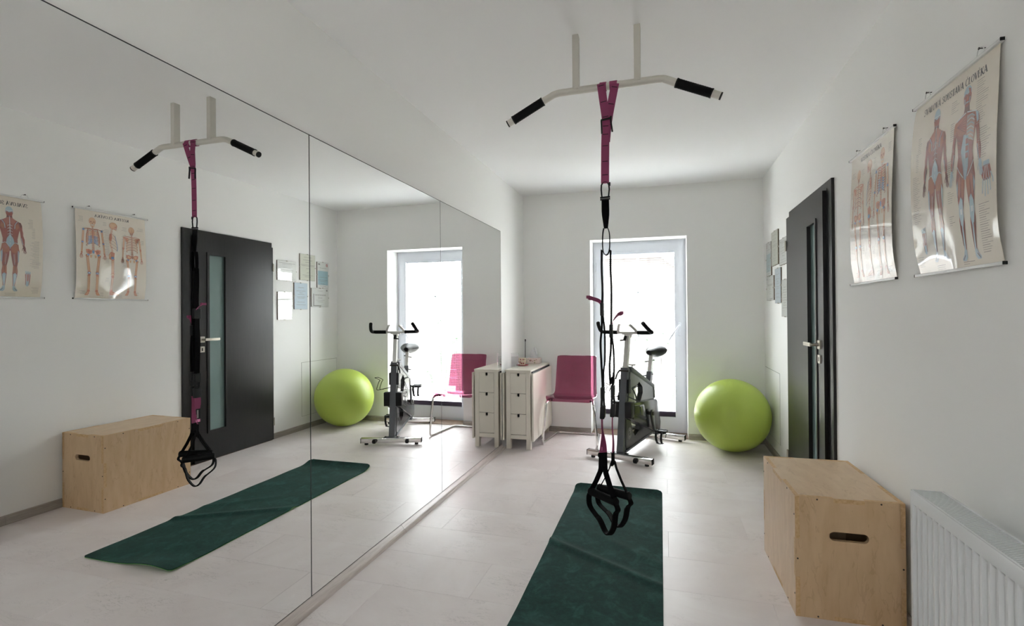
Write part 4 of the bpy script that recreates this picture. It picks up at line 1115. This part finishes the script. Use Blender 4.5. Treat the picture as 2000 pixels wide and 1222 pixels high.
class Ink:
    def __init__(s, ch, ox, oy, sc): s.ch = ch; s.ox, s.oy, s.sc = ox, oy, sc; s.m = MB(); s.wx = 1.
    def pt(s, x, y, lay): return s.ch.P(s.ox + x * s.sc, s.oy + y * s.sc, .0005 + lay * .00014)
    def poly(s, pts, col, lay=0):
        st = .022 / s.sc
        def cut(P, y, keep_above):
            o = []
            for i in range(len(P)):
                a, b = P[i], P[(i + 1) % len(P)]; ia = (a[1] <= y) == keep_above or a[1] == y; ib = (b[1] <= y) == keep_above or b[1] == y
                if ia: o.append(a)
                if ia != ib:
                    f_ = (y - a[1]) / (b[1] - a[1]); o.append((a[0] + (b[0] - a[0]) * f_, y))
            return o
        for tri in tessellate_polygon([[Vector((p[0], p[1], 0)) for p in pts]]):
            T_ = [(pts[i][0], pts[i][1]) for i in tri]
            lo = math.floor(min(p[1] for p in T_) / st); hi = math.ceil(max(p[1] for p in T_) / st)
            for j in range(lo, hi):
                Q = cut(cut(T_, (j + 1) * st, True), j * st, False)
                if len(Q) > 2: s.m.add([s.pt(p[0] * s.wx, p[1], lay) for p in Q], [tuple(range(len(Q)))], col)
    def both(s, pts, col, lay=0):
        s.poly(pts, col, lay); s.poly([(-x, y) for x, y in pts], col, lay)
    def ell(s, x, y, rx, ry, col, lay=0, rot=0., n_=14):
        c, q = math.cos(R_(rot)), math.sin(R_(rot))
        s.poly([(x + rx * math.cos(a) * c - ry * math.sin(a) * q, y + rx * math.cos(a) * q + ry * math.sin(a) * c) for a in [6.2832 * i / n_ for i in range(n_)]], col, lay)
    def line(s, pts, w, col, lay=0, w2=None):
        Q = [Vector(p) for p in pts]; P = [Q[0]]
        for a, b in zip(Q[:-1], Q[1:]):
            n_ = max(1, int((b - a).length * s.sc / .02) + 1) if len(Q) < 4 else 1
            P += [a.lerp(b, (i + 1) / n_) for i in range(n_)]
        n_ = len(P); L_, R2 = [], []
        for i in range(n_):
            t = P[min(i + 1, n_ - 1)] - P[max(i - 1, 0)]; t = t.normalized() if t.length else Vector((1, 0)); nn = Vector((-t.y, t.x))
            ww = (w + ((w2 if w2 is not None else w) - w) * i / max(1, n_ - 1)) / 2
            L_.append(P[i] + nn * ww); R2.append(P[i] - nn * ww)
        vs = [s.pt(q.x * s.wx, q.y, lay) for q in L_ + R2]
        s.m.add(vs, [(i, i + 1, n_ + i + 1, n_ + i) for i in range(n_ - 1)], col)
    def lines(s, pts, w, col, lay=0, w2=None):
        s.line(pts, w, col, lay, w2); s.line([(-x, y) for x, y in pts], w, col, lay, w2)

INK = S(45, 42, 42)
def glyphs(ink, text, height, width, cx, cy):
    """serif capitals drawn with thick and thin strokes"""
    def arcp(x, y, rx, ry, a0, a1, n_=12): return [(x + rx * math.cos(R_(a0 + (a1 - a0) * i / n_)), y - ry * math.sin(R_(a0 + (a1 - a0) * i / n_))) for i in range(n_ + 1)]
    TK, TN = .20, .10
    def serif(x, y, w=.30): return ([(x - w / 2, y), (x + w / 2, y)], .05)
    base = {
        'A': (.78, [([(.08, 0), (.40, -1)], TN), ([(.38, -1), (.70, 0)], TK), ([(.18, -.34), (.58, -.34)], TN), serif(.08, -.02, .26), serif(.70, -.02, .34)]),
        'V': (.76, [([(.10, -1), (.40, 0)], TK), ([(.38, 0), (.68, -1)], TN), serif(.10, -.98, .32), serif(.68, -.98, .26)]),
        'L': (.62, [([(.17, 0), (.17, -1)], TK), ([(.05, -.03), (.56, -.03)], .06), ([(.55, -.0), (.56, -.26)], .06), serif(.17, -.98)]),
        'T': (.68, [([(.34, 0), (.34, -1)], TK), ([(.04, -.97), (.64, -.97)], .06), ([(.05, -.98), (.05, -.76)], .06), ([(.63, -.98), (.63, -.76)], .06), serif(.34, -.02)]),
        'E': (.62, [([(.17, 0), (.17, -1)], TK), ([(.05, -.03), (.54, -.03)], .06), ([(.05, -.97), (.52, -.97)], .06), ([(.17, -.52), (.43, -.52)], .06), ([(.53, 0), (.55, -.24)], .06), ([(.51, -.98), (.51, -.78)], .06), ([(.43, -.42), (.43, -.62)], .05)]),
        'K': (.76, [([(.17, 0), (.17, -1)], TK), ([(.22, -.46), (.62, -.98)], TN), ([(.30, -.52), (.68, 0)], TK), serif(.17, -.02), serif(.17, -.98), serif(.62, -.98, .22), serif(.68, -.02, .22)]),
        'R': (.74, [([(.17, 0), (.17, -1)], TK), (arcp(.28, -.74, .26, .24, 90, -90), .13), ([(.17, -.97), (.30, -.97)], .06), ([(.17, -.50), (.30, -.50)], .06), ([(.34, -.48), (.66, 0)], TK), serif(.17, -.02), serif(.10, -.98, .16), serif(.68, -.02, .18)]),
        'O': (.82, [(arcp(.41, -.5, .31, .47, 55, -55), .15), (arcp(.41, -.5, .31, .47, 125, 235), .15), (arcp(.41, -.5, .32, .475, 55, 125, 6), .08), (arcp(.41, -.5, .32, .475, 235, 305, 6), .08)]),
        'U': (.80, [([(.18, -1), (.18, -.35)], TK), (arcp(.41, -.34, .23, .31, 180, 360), .09), ([(.64, -1), (.64, -.35)], TN), serif(.18, -.98), serif(.64, -.98, .24)]),
        'C': (.76, [(arcp(.42, -.5, .32, .47, 110, 250), .15), (arcp(.42, -.5, .33, .475, 40, 110, 6), .08), (arcp(.42, -.5, .33, .475, 250, 320, 6), .08), ([(.66, -.98), (.67, -.72)], .05)]),
        'S': (.58, [(smooth2([(.46, -.80), (.40, -.94), (.27, -.97), (.14, -.88), (.13, -.72), (.24, -.58), (.38, -.46), (.47, -.32), (.44, -.12), (.30, -.02), (.15, -.05), (.09, -.20)]), .11), ([(.47, -.98), (.47, -.74)], .05), ([(.08, 0), (.08, -.26)], .05)]),
        ' ': (.42, [])}
    acc = {'Á': ('A', [([(.38, -1.08), (.52, -1.26)], .08)]), 'Č': ('C', [([(.28, -1.28), (.42, -1.10), (.56, -1.28)], .07)]), 'Ě': ('E', [([(.18, -1.28), (.31, -1.10), (.44, -1.28)], .07)])}
    tot = sum(base[acc[c][0] if c in acc else c][0] for c in text)
    sx = width / tot; x = cx - width / 2
    for c in text:
        adv, st_ = base[acc[c][0] if c in acc else c]
        for pts, w in st_ + (acc[c][1] if c in acc else []):
            P = [(p[0] * sx, p[1] * height) for p in pts]
            ink.line([(x + p[0], cy + p[1]) for p in P], w * (sx + height) / 2, INK, 1)
        x += adv * sx
def smooth2(p): return [(q.x, q.y) for q in smoothpath([(a, b, 0) for a, b in p], 4)]

RED, DRK, LRD, ORG = S(150, 78, 66), S(112, 56, 50), S(172, 104, 88), S(168, 100, 72)
TEN, WHT, BLU = S(168, 186, 198), S(208, 214, 216), S(138, 164, 182)
def muscle_limbs(k, back):
    k.both([(.092, .172), (.118, .180), (.132, .212), (.134, .260), (.142, .300), (.142, .345), (.114, .348), (.108, .290), (.092, .230)], RED)
    k.both([(.114, .338), (.143, .335), (.156, .375), (.158, .410), (.156, .452), (.136, .456), (.122, .410), (.113, .372)], RED)
    k.both([(.136, .452), (.157, .450), (.168, .476), (.168, .500), (.150, .510), (.140, .490)], TEN if not back else DRK, 1)
    for i, (dx, ln) in enumerate(((-.004, .036), (.004, .044), (.011, .042), (.017, .034))):
        k.lines([(.150 + dx, .500), (.153 + dx * 1.4, .500 + ln)], .006, TEN if not back else DRK, 1)
    k.lines([(.140, .470), (.130, .495), (.131, .510)], .006, TEN if not back else DRK, 1)
    k.both([(.004, .500), (.050, .455), (.088, .458), (.100, .520), (.096, .590), (.086, .650), (.078, .705), (.036, .705), (.022, .640), (.010, .570)], RED)
    k.both([(.036, .700), (.078, .700), (.086, .755), (.082, .810), (.070, .870), (.064, .930), (.042, .930), (.036, .860), (.030, .780)], RED)
    k.both([(.041, .925), (.065, .925), (.078, .955), (.098, .975), (.094, .988), (.060, .990), (.042, .970)], TEN)
    k.lines([(.062, .955), (.088, .982)], .004, DRK, 2)
def muscle_front(ink):
    k = ink; muscle_limbs(k, False)
    k.poly([(-.024, .10), (.024, .10), (.030, .150), (-.030, .150)], DRK)
    k.ell(0, .060, .040, .060, RED, 1); k.poly([(-.040, .055), (-.038, .025), (-.018, .002), (.018, .002), (.038, .022), (.040, .05), (.022, .04), (0, .048), (-.022, .04)], TEN, 2)
    k.poly([(.006, .012), (.030, .022), (.036, .050), (.018, .046)], RED, 3); k.ell(-.016, .062, .009, .005, DRK, 3); k.ell(.016, .062, .009, .005, DRK, 3)
    k.poly([(-.006, .060), (.006, .060), (.009, .080), (-.009, .080)], LRD, 3); k.ell(0, .093, .014, .005, TEN, 3); k.lines([(.028, .068), (.022, .100)], .008, TEN, 3)
    k.both([(0, .145), (.034, .148), (.080, .165), (.112, .182), (.112, .225), (.094, .280), (.082, .340), (.076, .390), (.084, .430), (.090, .470), (.050, .512), (0, .530)], RED)
    k.lines([(.006, .15), (.060, .162), (.104, .174)], .007, WHT, 2)
    k.poly([(-.006, .168), (-.050, .166), (-.098, .182), (-.104, .215), (-.078, .262), (-.040, .275), (-.006, .262)], LRD, 1)
    for a in range(6): k.line([(-.098, .208), (-.008, .178 + a * .016)], .0022, DRK, 2, .004)
    k.poly([(.006, .168), (.070, .172), (.090, .230), (.082, .330), (.006, .300)], S(180, 150, 138), 1)
    for i in range(7): k.line(smooth2([(.010, .186 + i * .020), (.050, .176 + i * .022), (.088 - i * .002, .196 + i * .022)]), .0062, TEN if i % 2 == 0 else WHT, 2)
    k.both([(.090, .172), (.120, .182), (.132, .220), (.120, .250), (.104, .226)], ORG, 2); k.poly([(.094, .172), (.122, .184), (.128, .230), (.112, .240)], TEN, 3)
    k.poly([(-.020, .270), (.030, .290), (.036, .380), (.030, .460), (.010, .530), (-.012, .530), (-.024, .450), (-.046, .36)], TEN, 3)
    for i in range(3): k.poly([(.004, .300 + i * .040), (.030, .302 + i * .040), (.032, .332 + i * .040), (.004, .332 + i * .040)], RED, 4)
    k.line([(0, .27), (.002, .51)], .004, WHT, 5)
    k.lines(smooth2([(.086, .438), (.060, .475), (.022, .515)]), .006, WHT, 4)
    for i in range(5): k.line([(-.088 + i * .006, .285 + i * .026), (-.050, .300 + i * .026)], .004, DRK, 4)
    k.both([(.010, .525), (.040, .480), (.052, .560), (.040, .640), (.022, .610)], ORG, 1)
    k.both([(.054, .500), (.078, .520), (.080, .600), (.066, .640), (.056, .580)], LRD, 2); k.both([(.084, .520), (.096, .560), (.088, .640), (.082, .60)], TEN, 2)
    k.both([(.036, .640), (.056, .620), (.078, .660), (.082, .720), (.070, .780), (.050, .800), (.034, .740)], TEN, 3)
    k.both([(.046, .690), (.068, .690), (.066, .720), (.048, .722)], WHT, 4); k.both([(.050, .800), (.062, .780), (.062, .930), (.046, .930)], TEN, 3)
    k.lines([(.034, .50), (.060, .62)], .003, DRK, 3); k.lines([(.072, .48), (.086, .62)], .003, DRK, 3); k.lines([(.042, .78), (.044, .90)], .004, DRK, 4); k.lines([(.076, .77), (.066, .90)], .004, DRK, 4)
    k.lines([(.128, .27), (.134, .34)], .006, LRD, 2); k.lines([(.132, .36), (.146, .44)], .006, LRD, 2); k.lines([(.120, .36), (.138, .45)], .006, TEN, 2); k.lines([(.104, .25), (.116, .33)], .004, DRK, 2)
def muscle_back(ink):
    k = ink; muscle_limbs(k, True)
    k.poly([(-.026, .09), (.026, .09), (.034, .150), (-.034, .150)], DRK); k.ell(0, .058, .042, .058, TEN, 1)
    k.poly([(-.040, .070), (.040, .070), (.028, .112), (-.028, .112)], RED, 2); k.lines([(.012, .070), (.036, .060)], .008, RED, 2); k.line([(-.042, .05), (.042, .052)], .006, WHT, 3)
    k.both([(0, .135), (.034, .148), (.084, .165), (.114, .184), (.114, .230), (.096, .300), (.078, .380), (.080, .430), (.092, .470), (.060, .512), (0, .520)], RED)
    k.both([(0, .120), (.022, .130), (.070, .160), (.040, .210), (.006, .290)], LRD, 1); k.both([(.040, .215), (.090, .200), (.100, .240), (.070, .275)], ORG, 2)
    k.lines([(.084, .168), (.056, .208), (.050, .260)], .007, TEN, 3); k.both([(.094, .176), (.122, .186), (.130, .226), (.114, .244)], DRK, 2)
    k.line([(0, .12), (0, .46)], .007, WHT, 4)
    for i in range(11): k.lines([(.003, .20 + i * .017), (.026, .212 + i * .017)], .004, WHT if i % 2 else DRK, 3)
    k.poly([(0, .320), (.036, .380), (.044, .425), (.010, .470), (0, .500), (-.010, .470), (-.044, .425), (-.036, .380)], TEN, 4)
    k.both([(.010, .470), (.048, .425), (.088, .440), (.094, .500), (.060, .545), (.014, .535)], ORG, 3); k.lines(smooth2([(.012, .472), (.050, .424), (.088, .440)]), .005, WHT, 4)
    k.poly([(.020, .46), (.060, .44), (.080, .48), (.040, .51)], LRD, 4); k.both([(.082, .500), (.098, .540), (.094, .640), (.084, .660), (.080, .56)], TEN, 3)
    k.both([(.030, .560), (.056, .545), (.062, .640), (.044, .690)], LRD, 2); k.lines([(.070, .55), (.070, .70)], .004, DRK, 3); k.lines([(.024, .56), (.040, .69)], .004, DRK, 3); k.lines([(.040, .56), (.052, .68)], .003, TEN, 3)
    k.both([(.034, .700), (.056, .690), (.076, .705), (.084, .760), (.058, .800), (.032, .770)], ORG, 2); k.lines([(.055, .66), (.058, .79)], .005, DRK, 3)
    k.both([(.038, .790), (.058, .775), (.078, .795), (.070, .860), (.056, .930), (.046, .930)], TEN, 3); k.lines([(.056, .80), (.056, .94)], .004, WHT, 4); k.lines([(.118, .36), (.138, .44)], .007, TEN, 2); k.lines([(.130, .25), (.136, .33)], .006, LRD, 2)
def hand_print(ink):
    k = ink; k.poly([(-.05, 0), (.05, 0), (.055, .06), (-.055, .06)], TEN); k.poly([(-.06, .05), (.06, .05), (.085, .14), (.07, .22), (-.06, .22), (-.085, .14)], RED)
    for x, ln in ((-.055, .16), (-.02, .20), (.018, .19), (.052, .15)): k.line([(x, .20), (x * 1.35, .20 + ln)], .016, TEN, 1)
    k.line([(.07, .14), (.11, .22), (.115, .27)], .016, TEN, 1); k.line([(0, .06), (0, .2)], .01, WHT, 2); k.lines([(.02, .06), (.05, .2)], .01, WHT, 2)
def foot_print(ink):
    k = ink; k.poly([(-.04, .38), (-.05, .28), (-.055, .12), (-.05, .07), (.05, .06), (.058, .12), (.045, .25), (.04, .38), (0, .42)], RED); k.poly([(-.03, .40), (-.03, .28), (.03, .28), (.03, .40), (0, .425)], TEN, 1)
    for x, ln in ((-.042, .06), (-.022, .07), (-.002, .075), (.018, .075), (.04, .085)): k.line([(x, .10), (x * 1.2, .10 - ln)], .016, TEN, 1)
    k.lines([(.02, .30), (.03, .10)], .010, WHT, 2); k.line([(0, .30), (0, .10)], .010, LRD, 2)
BON, BDK, BRD, BL2 = S(214, 172, 134), S(170, 118, 92), S(196, 124, 96), S(112, 146, 190)
def bone(k, a, b, w, col=BON, knob=1.7, lay=1, both=True):
    f_ = k.lines if both else k.line; w *= 1.2
    f_([a, b], w * 1.25, BRD, lay); f_([a, b], w * .75, col, lay + 1)
    for p in (a, b):
        k.ell(p[0], p[1], w * knob / 2, w * knob / 2, BRD, lay + 1, n_=10)
        if both: k.ell(-p[0], p[1], w * knob / 2, w * knob / 2, BRD, lay + 1, n_=10)
def skel_hand(k, x, y, s_=1):
    for i in range(5):
        d = (i - 2) * .007
        for sg in ((1, -1) if s_ else (1,)):
            k.line([(sg * (x + d * .4), y), (sg * (x + d), y + .026), (sg * (x + d * 1.3), y + (.062 if i in (1, 2, 3) else .050))], .0045, BDK if i % 2 else BRD, 2)
def skeleton(ink, view):
    k = ink
    if view == 'side':
        k.ell(-.012, .052, .050, .046, BRD); k.ell(-.010, .048, .044, .040, BON, 1); k.poly([(-.050, .055), (-.020, .060), (-.022, .100), (-.046, .112), (-.054, .090)], BRD, 1)
        k.ell(-.040, .066, .009, .009, BDK, 2); k.line([(-.050, .094), (-.028, .090)], .006, WHT, 2); k.line([(-.05, .11), (-.018, .098), (-.01, .08)], .009, BON, 2)
        sp_ = smooth2([(.004, .095), (.012, .135), (.028, .190), (.036, .260), (.024, .330), (.010, .390), (.016, .430), (.034, .470)])
        for i in range(0, len(sp_) - 1): k.line([sp_[i], (sp_[i][0] * .4 + sp_[i + 1][0] * .6, sp_[i][1] * .4 + sp_[i + 1][1] * .6)], .024, BRD if i % 2 else BON, 1)
        k.poly([(.010, .160), (.040, .170), (.046, .250), (.024, .270), (.008, .220)], BRD, 3)
        for i in range(9): k.line(smooth2([(.032, .165 + i * .021), (-.002 - i * .003, .172 + i * .024), (-.034 - i * .0025, .210 + i * .022)]), .0075, BON if i % 2 else BDK, 2, .005)
        k.line(smooth2([(-.028, .185), (-.046, .270), (-.056, .345), (-.050, .39)]), .007, BL2, 3)
        k.poly([(-.020, .415), (.030, .405), (.056, .450), (.050, .500), (.010, .520), (-.014, .480)], BRD, 3); k.ell(.008, .486, .020, .018, BL2, 4); k.poly([(.03, .42), (.052, .455), (.045, .49), (.035, .47)], BON, 4)
        bone(k, (.006, .500), (.006, .705), .022, both=False); k.ell(.006, .708, .022, .013, BON, 4); bone(k, (.006, .735), (.018, .925), .018, both=False)
        k.poly([(.040, .945), (.030, .925), (.006, .930), (-.070, .968), (-.085, .985), (-.020, .980), (.036, .985)], BRD, 3); k.line([(.02, .95), (-.07, .978)], .006, BON, 4); return
    fr = view == 'front'
    k.ell(0, .050, .040, .048, BRD); k.ell(0, .046, .036, .042, BON, 1)
    if fr:
        k.both([(.006, .052), (.026, .048), (.028, .066), (.010, .068)], BDK, 2); k.poly([(-.005, .068), (.005, .068), (.007, .084), (-.007, .084)], BDK, 2)
        k.poly([(-.028, .080), (.028, .080), (.022, .118), (-.022, .118)], BON, 1); k.line([(-.018, .098), (.018, .098)], .010, WHT, 2); k.line([(-.018, .098), (.018, .098)], .002, BDK, 3)
    else:
        k.line([(0, .01), (0, .09)], .003, BDK, 2); k.poly([(-.024, .085), (.024, .085), (.018, .116), (-.018, .116)], BDK, 1)
    for i in range(24): k.line([(0, .118 + i * .0135), (0, .118 + i * .0135 + .0095)], .018 + .0006 * i, BRD if i % 2 else BDK, 2)
    k.lines(smooth2([(.008, .152), (.050, .146), (.098, .156)]), .008, BRD, 3)
    if not fr: k.both([(.040, .165), (.096, .160), (.084, .215), (.056, .245)], BRD, 2)
    for i in range(10):
        w_ = .058 + .018 * math.sin(min(1, i / 6) * 1.57); y_ = .162 + i * .019
        if fr and i < 9: k.lines(smooth2([(.010, y_ - .004), (w_ * .85, y_ - .012), (w_, y_ + .012), (w_ * .72, y_ + .034)]), .0092, BDK if i % 2 else BRD, 3); k.lines([(w_ * .72, y_ + .034), (.010, y_ + .018 - max(0, i - 5) * .006)], .009, BL2 if i > 2 else BON, 4)
        else: k.lines(smooth2([(.008, y_ - .002), (w_ * .5, y_ + .002), (w_, y_ + .022), (w_ * .85, y_ + .036)]), .0088, BDK if i % 2 else BON, 3)
    if fr: k.poly([(-.010, .160), (.010, .160), (.008, .255), (0, .275), (-.008, .255)], BRD, 5)
    k.both([(.006, .425), (.050, .405), (.084, .412), (.080, .450), (.052, .478), (.020, .462)], BRD, 3); k.both([(.018, .430), (.058, .418), (.066, .442), (.040, .462)], BON if not fr else ORG, 4)
    k.both([(.012, .480), (.040, .478), (.036, .512), (.018, .516)], BON, 3); k.ell(0, .438, .014, .022, BL2 if fr else BDK, 5); k.ell(.058, .478, .014, .012, BL2, 5); k.ell(-.058, .478, .014, .012, BL2, 5)
    bone(k, (.104, .165), (.118, .318), .014); bone(k, (.116, .330), (.128, .455), .009); bone(k, (.126, .330), (.134, .455), .007)
    for sg in (1, -1): k.ell(sg * .104, .165, .012, .014, BL2 if fr else BRD, 4); k.ell(sg * .119, .324, .012, .010, BL2 if fr else BRD, 4)
    skel_hand(k, .134, .465)
    bone(k, (.068, .490), (.046, .700), .019); k.lines([(.056, .482), (.074, .494)], .014, BON, 4)
    for sg in (1, -1): k.ell(sg * .046, .706, .018, .014, BL2, 5); k.ell(sg * .046, .704, .010, .009, WHT, 6)
    bone(k, (.046, .728), (.046, .930), .016); bone(k, (.058, .740), (.056, .925), .007)
    k.both([(.038, .930), (.058, .930), (.082, .972), (.086, .985), (.050, .985), (.038, .960)], BRD, 3)
    for i in range(3): k.lines([(.046 + i * .005, .945), (.056 + i * .011, .980)], .004, BON, 4)

def text_block(ink, x0, y0, rows, wmax, right=False, gap=.0068):
    for i in range(rows):
        w = wmax * random.uniform(.45, 1); xa = x0 - w if right else x0
        ink.line([(xa, y0 + i * gap), (xa + w, y0 + i * gap)], .0016, S(168, 160, 150) if i % 3 else S(140, 132, 124), 0)
def chart(name, label, yc, ztop, title, trange, draw, yaw=0., curl=.006):
    t = thing(name, label, 'wall chart', (XR, yc, ztop))
    c = Chart(yc, ztop, yaw, curl)
    obj('sheet', c.sheet(), 'poster_sheet', t, smooth=60)
    for nm, b, e in (('top_rail', -.004, .010), ('bottom_rail', PHGT + .004, .0105)):
        m = MB(); m.box(XR - e - .008, XR - e + .006 if nm == 'top_rail' else XR - e + .004, yc - .255, yc + .255, ztop - b - .0048, ztop - b + .0048, .002); rl = obj(nm, m, 'poster_rail', t)
        for s_ in (-1, 1):
            m = MB(); m.box(XR - e - .009, XR - e + .003, yc + s_ * .2555 - .0012, yc + s_ * .2555 + .0012, ztop - b - .005, ztop - b + .005, .001); obj('rail_cap', m, 'black_plastic', rl)
    for s_ in (-1, 1):
        m = MB(); y = yc + s_ * .155; z = ztop + .022
        m.cyl((XR, y, z + .006), (XR - .016, y, z + .006), .0016, 8); m.lathe([(0, 0), (.004, 0), (.004, .0015), (0, .002)], 10, (XR - .016, y, z + .006), Matrix.Rotation(R_(-90), 3, 'Y')); obj('nail', m, 'screw_steel', t)
        m = MB(); m.tube(smoothpath([(XR - .012, y + .020, ztop + .010), (XR - .013, y + .012, z + .004), (XR - .013, y, z + .008), (XR - .013, y - .012, z + .004), (XR - .012, y - .020, ztop + .010)], 4), .0012, 6); obj('hanger_loop', m, 'poster_rail', t)
    k = Ink(c, 0, 0, 1); glyphs(k, title, trange[2], trange[1] - trange[0], (trange[0] + trange[1]) / 2, trange[3]); obj('title_lettering', k.m, 'printed_ink', t, smooth=60)
    draw(c, t)
def draw_muscles(c, t):
    k = Ink(c, .166, .062, .530); k.wx = .86; muscle_back(k); obj('back_view_figure', k.m, 'printed_ink', t)
    k = Ink(c, .335, .058, .548); k.wx = .88; muscle_front(k); obj('front_view_figure', k.m, 'printed_ink', t)
    k = Ink(c, .435, .318, .26); hand_print(k); obj('hand_figure', k.m, 'printed_ink', t)
    k = Ink(c, .075, .452, .24); foot_print(k); obj('foot_figure', k.m, 'printed_ink', t)
    k = Ink(c, 0, 0, 1)
    for a in ((.380, .065, 20, .055), (.395, .215, 14, .06), (.250, .080, 6, .045), (.252, .150, 9, .035), (.020, .265, 26, .050), (.050, .130, 9, .030), (.040, .185, 10, .022), (.015, .560, 6, .05), (.395, .440, 22, .055), (.235, .270, 8, .04), (.238, .37, 6, .035), (.24, .45, 5, .03), (.13, .600, 3, .06), (.29, .603, 2, .06), (.012, .400, 3, .05)): text_block(k, *a)
    obj('fine_print', k.m, 'printed_ink', t)['kind'] = 'stuff'
def draw_skeletons(c, t):
    for nm, x, y, sc_, v in (('back_view_skeleton', .105, .072, .530, 'back'), ('side_view_skeleton', .240, .056, .548, 'side'), ('front_view_skeleton', .372, .046, .562, 'front')):
        k = Ink(c, x, y, sc_); skeleton(k, v); obj(nm, k.m, 'printed_ink', t)
    k = Ink(c, 0, 0, 1)
    for a in ((.018, .075, 4, .05), (.14, .085, 5, .04), (.015, .17, 5, .03), (.145, .14, 26, .034), (.265, .12, 28, .05), (.28, .07, 4, .045), (.43, .05, 6, .035), (.268, .33, 6, .05), (.15, .35, 5, .03), (.15, .45, 6, .03), (.27, .47, 5, .03), (.05, .57, 4, .05), (.17, .595, 3, .1), (.30, .58, 5, .04), (.42, .57, 4, .035)): text_block(k, *a)
    obj('fine_print', k.m, 'printed_ink', t)['kind'] = 'stuff'
chart('muscle_chart', 'hanging anatomy chart of the muscles, titled SVALOVÁ SOUSTAVA ČLOVĚKA', 1.967, 2.022, 'SVALOVÁ SOUSTAVA ČLOVĚKA', (.072, .425, .023, .055), draw_muscles, .014, .003)
chart('skeleton_chart', 'hanging anatomy chart of three skeletons, titled KOSTRA ČLOVĚKA', 2.642, 2.026, 'KOSTRA ČLOVĚKA', (.122, .356, .019, .040), draw_skeletons, 0., .002)

# ------------------------------------------------------------------ framed certificates
def cert(y0, y1, z0, z1, paper, label, lines, extra=None):
    t = thing('clip_frame', label, 'certificate', (XR, (y0 + y1) / 2, z0), group='clip-framed certificates by the door')
    m = MB(); m.box(XR - .010, XR - .0005, y0, y1, z0, z1); obj('backing_board', m, 'hardboard', t)
    m = MB(); m.box(XR - .0112, XR - .0102, y0 + .001, y1 - .001, z0 + .001, z1 - .001); pp = obj('paper', m, paper, t)
    m = MB(); m.box(XR - .0145, XR - .0128, y0, y1, z0, z1); obj('glass', m, 'clip_glass', t)
    for y, z, dy, dz in (((y0 + y1) / 2, z0, .006, .004), ((y0 + y1) / 2, z1, .006, .004), (y0, (z0 + z1) / 2, .004, .006), (y1, (z0 + z1) / 2, .004, .006)):
        m = MB(); m.box(XR - .0158, XR - .002, y - dy, y + dy, z - dz, z + dz, .0005); obj('clip', m, 'satin_steel', t)
    W_, H_ = y1 - y0, z1 - z0
    def r(a0, a1, b0, b1, mat, nm='print_line', e=.0116):
        m = MB(); m.box(XR - e, XR - .0111, y1 - W_ * a1, y1 - W_ * a0, z1 - H_ * b1, z1 - H_ * b0); obj(nm, m, mat, pp)
    if extra: extra(r)
    for b, wd, mt2 in lines:
        r(.5 - wd / 2, .5 + wd / 2, b, b + .012 if wd < .45 else b + .010, mt2, e=.0122)
G_, K_ = 'ink_grey', 'ink_grey'
cert(4.259, 4.538, 1.652, 1.862, 'paper_white', 'landscape white certificate in a clip frame next to the door', [(.16, .5, G_), (.34, .4, K_), (.46, .66, G_), (.55, .5, G_), (.66, .3, G_), (.8, .6, G_)],
     lambda r: (r(.06, .94, .10, .115, 'ink_grey', 'border'), r(.06, .94, .89, .9, 'ink_grey', 'border')))
cert(4.596, 4.846, 1.675, 1.970, 'paper_cream', 'cream portrait certificate hanging highest of the six frames', [(.11, .5, K_), (.22, .6, K_), (.30, .3, G_), (.40, .9, G_), (.44, .8, G_), (.54, .2, G_), (.70, .12, G_), (.80, .7, G_), (.86, .4, G_)])
cert(4.881, 5.083, 1.602, 1.906, 'paper_white', 'portrait certificate with a blue panel and a red corner logo', [(.22, .6, G_), (.58, .62, K_), (.69, .85, K_), (.74, .5, G_), (.84, .4, K_), (.93, .5, K_)],
     lambda r: (r(.06, .94, .34, .88, 'ink_blue', 'blue_panel'), r(.08, .22, .06, .15, 'ink_red', 'corner_logo'), r(.115, .185, .085, .13, 'paper_white', 'logo_cutout', .0121), r(.75, .92, .06, .11, 'ink_grey', 'emblem')))
cert(4.263, 4.464, 1.234, 1.529, 'paper_white', 'lowest white portrait certificate nearest the door', [(.2 + .07 * i, .35 + .45 * (i % 3) / 2, G_) for i in range(9)])
cert(4.506, 4.714, 1.346, 1.640, 'paper_blue', 'pale blue portrait certificate in the middle of the lower row', [(.17, .45, K_), (.30, .7, G_), (.37, .25, G_), (.43, .5, G_), (.52, .6, G_), (.57, .5, G_), (.72, .55, G_), (.82, .7, G_)])
cert(4.782, 5.080, 1.378, 1.594, 'paper_white', 'landscape certificate with a spaced heading below the blue-panel one', [(.13, .3, G_), (.48, .25, G_), (.53, .25, G_), (.64, .5, G_), (.72, .3, G_)],
     lambda r: ([r(.18 + .06 * i, .20 + .06 * i, .32, .40, 'ink_grey', 'heading_stroke') for i in range(11)], [r(.195 + .06 * i, .215 + .06 * i, .32 + .06 * (i % 2), .335 + .06 * (i % 2), 'ink_grey', 'heading_stroke') for i in range(10)], r(.06, .14, .06, .14, 'ink_grey', 'emblem'), r(.86, .90, .3, .95, 'ink_grey', 'corner_band'), r(.45, .90, .92, .955, 'ink_grey', 'corner_band')))
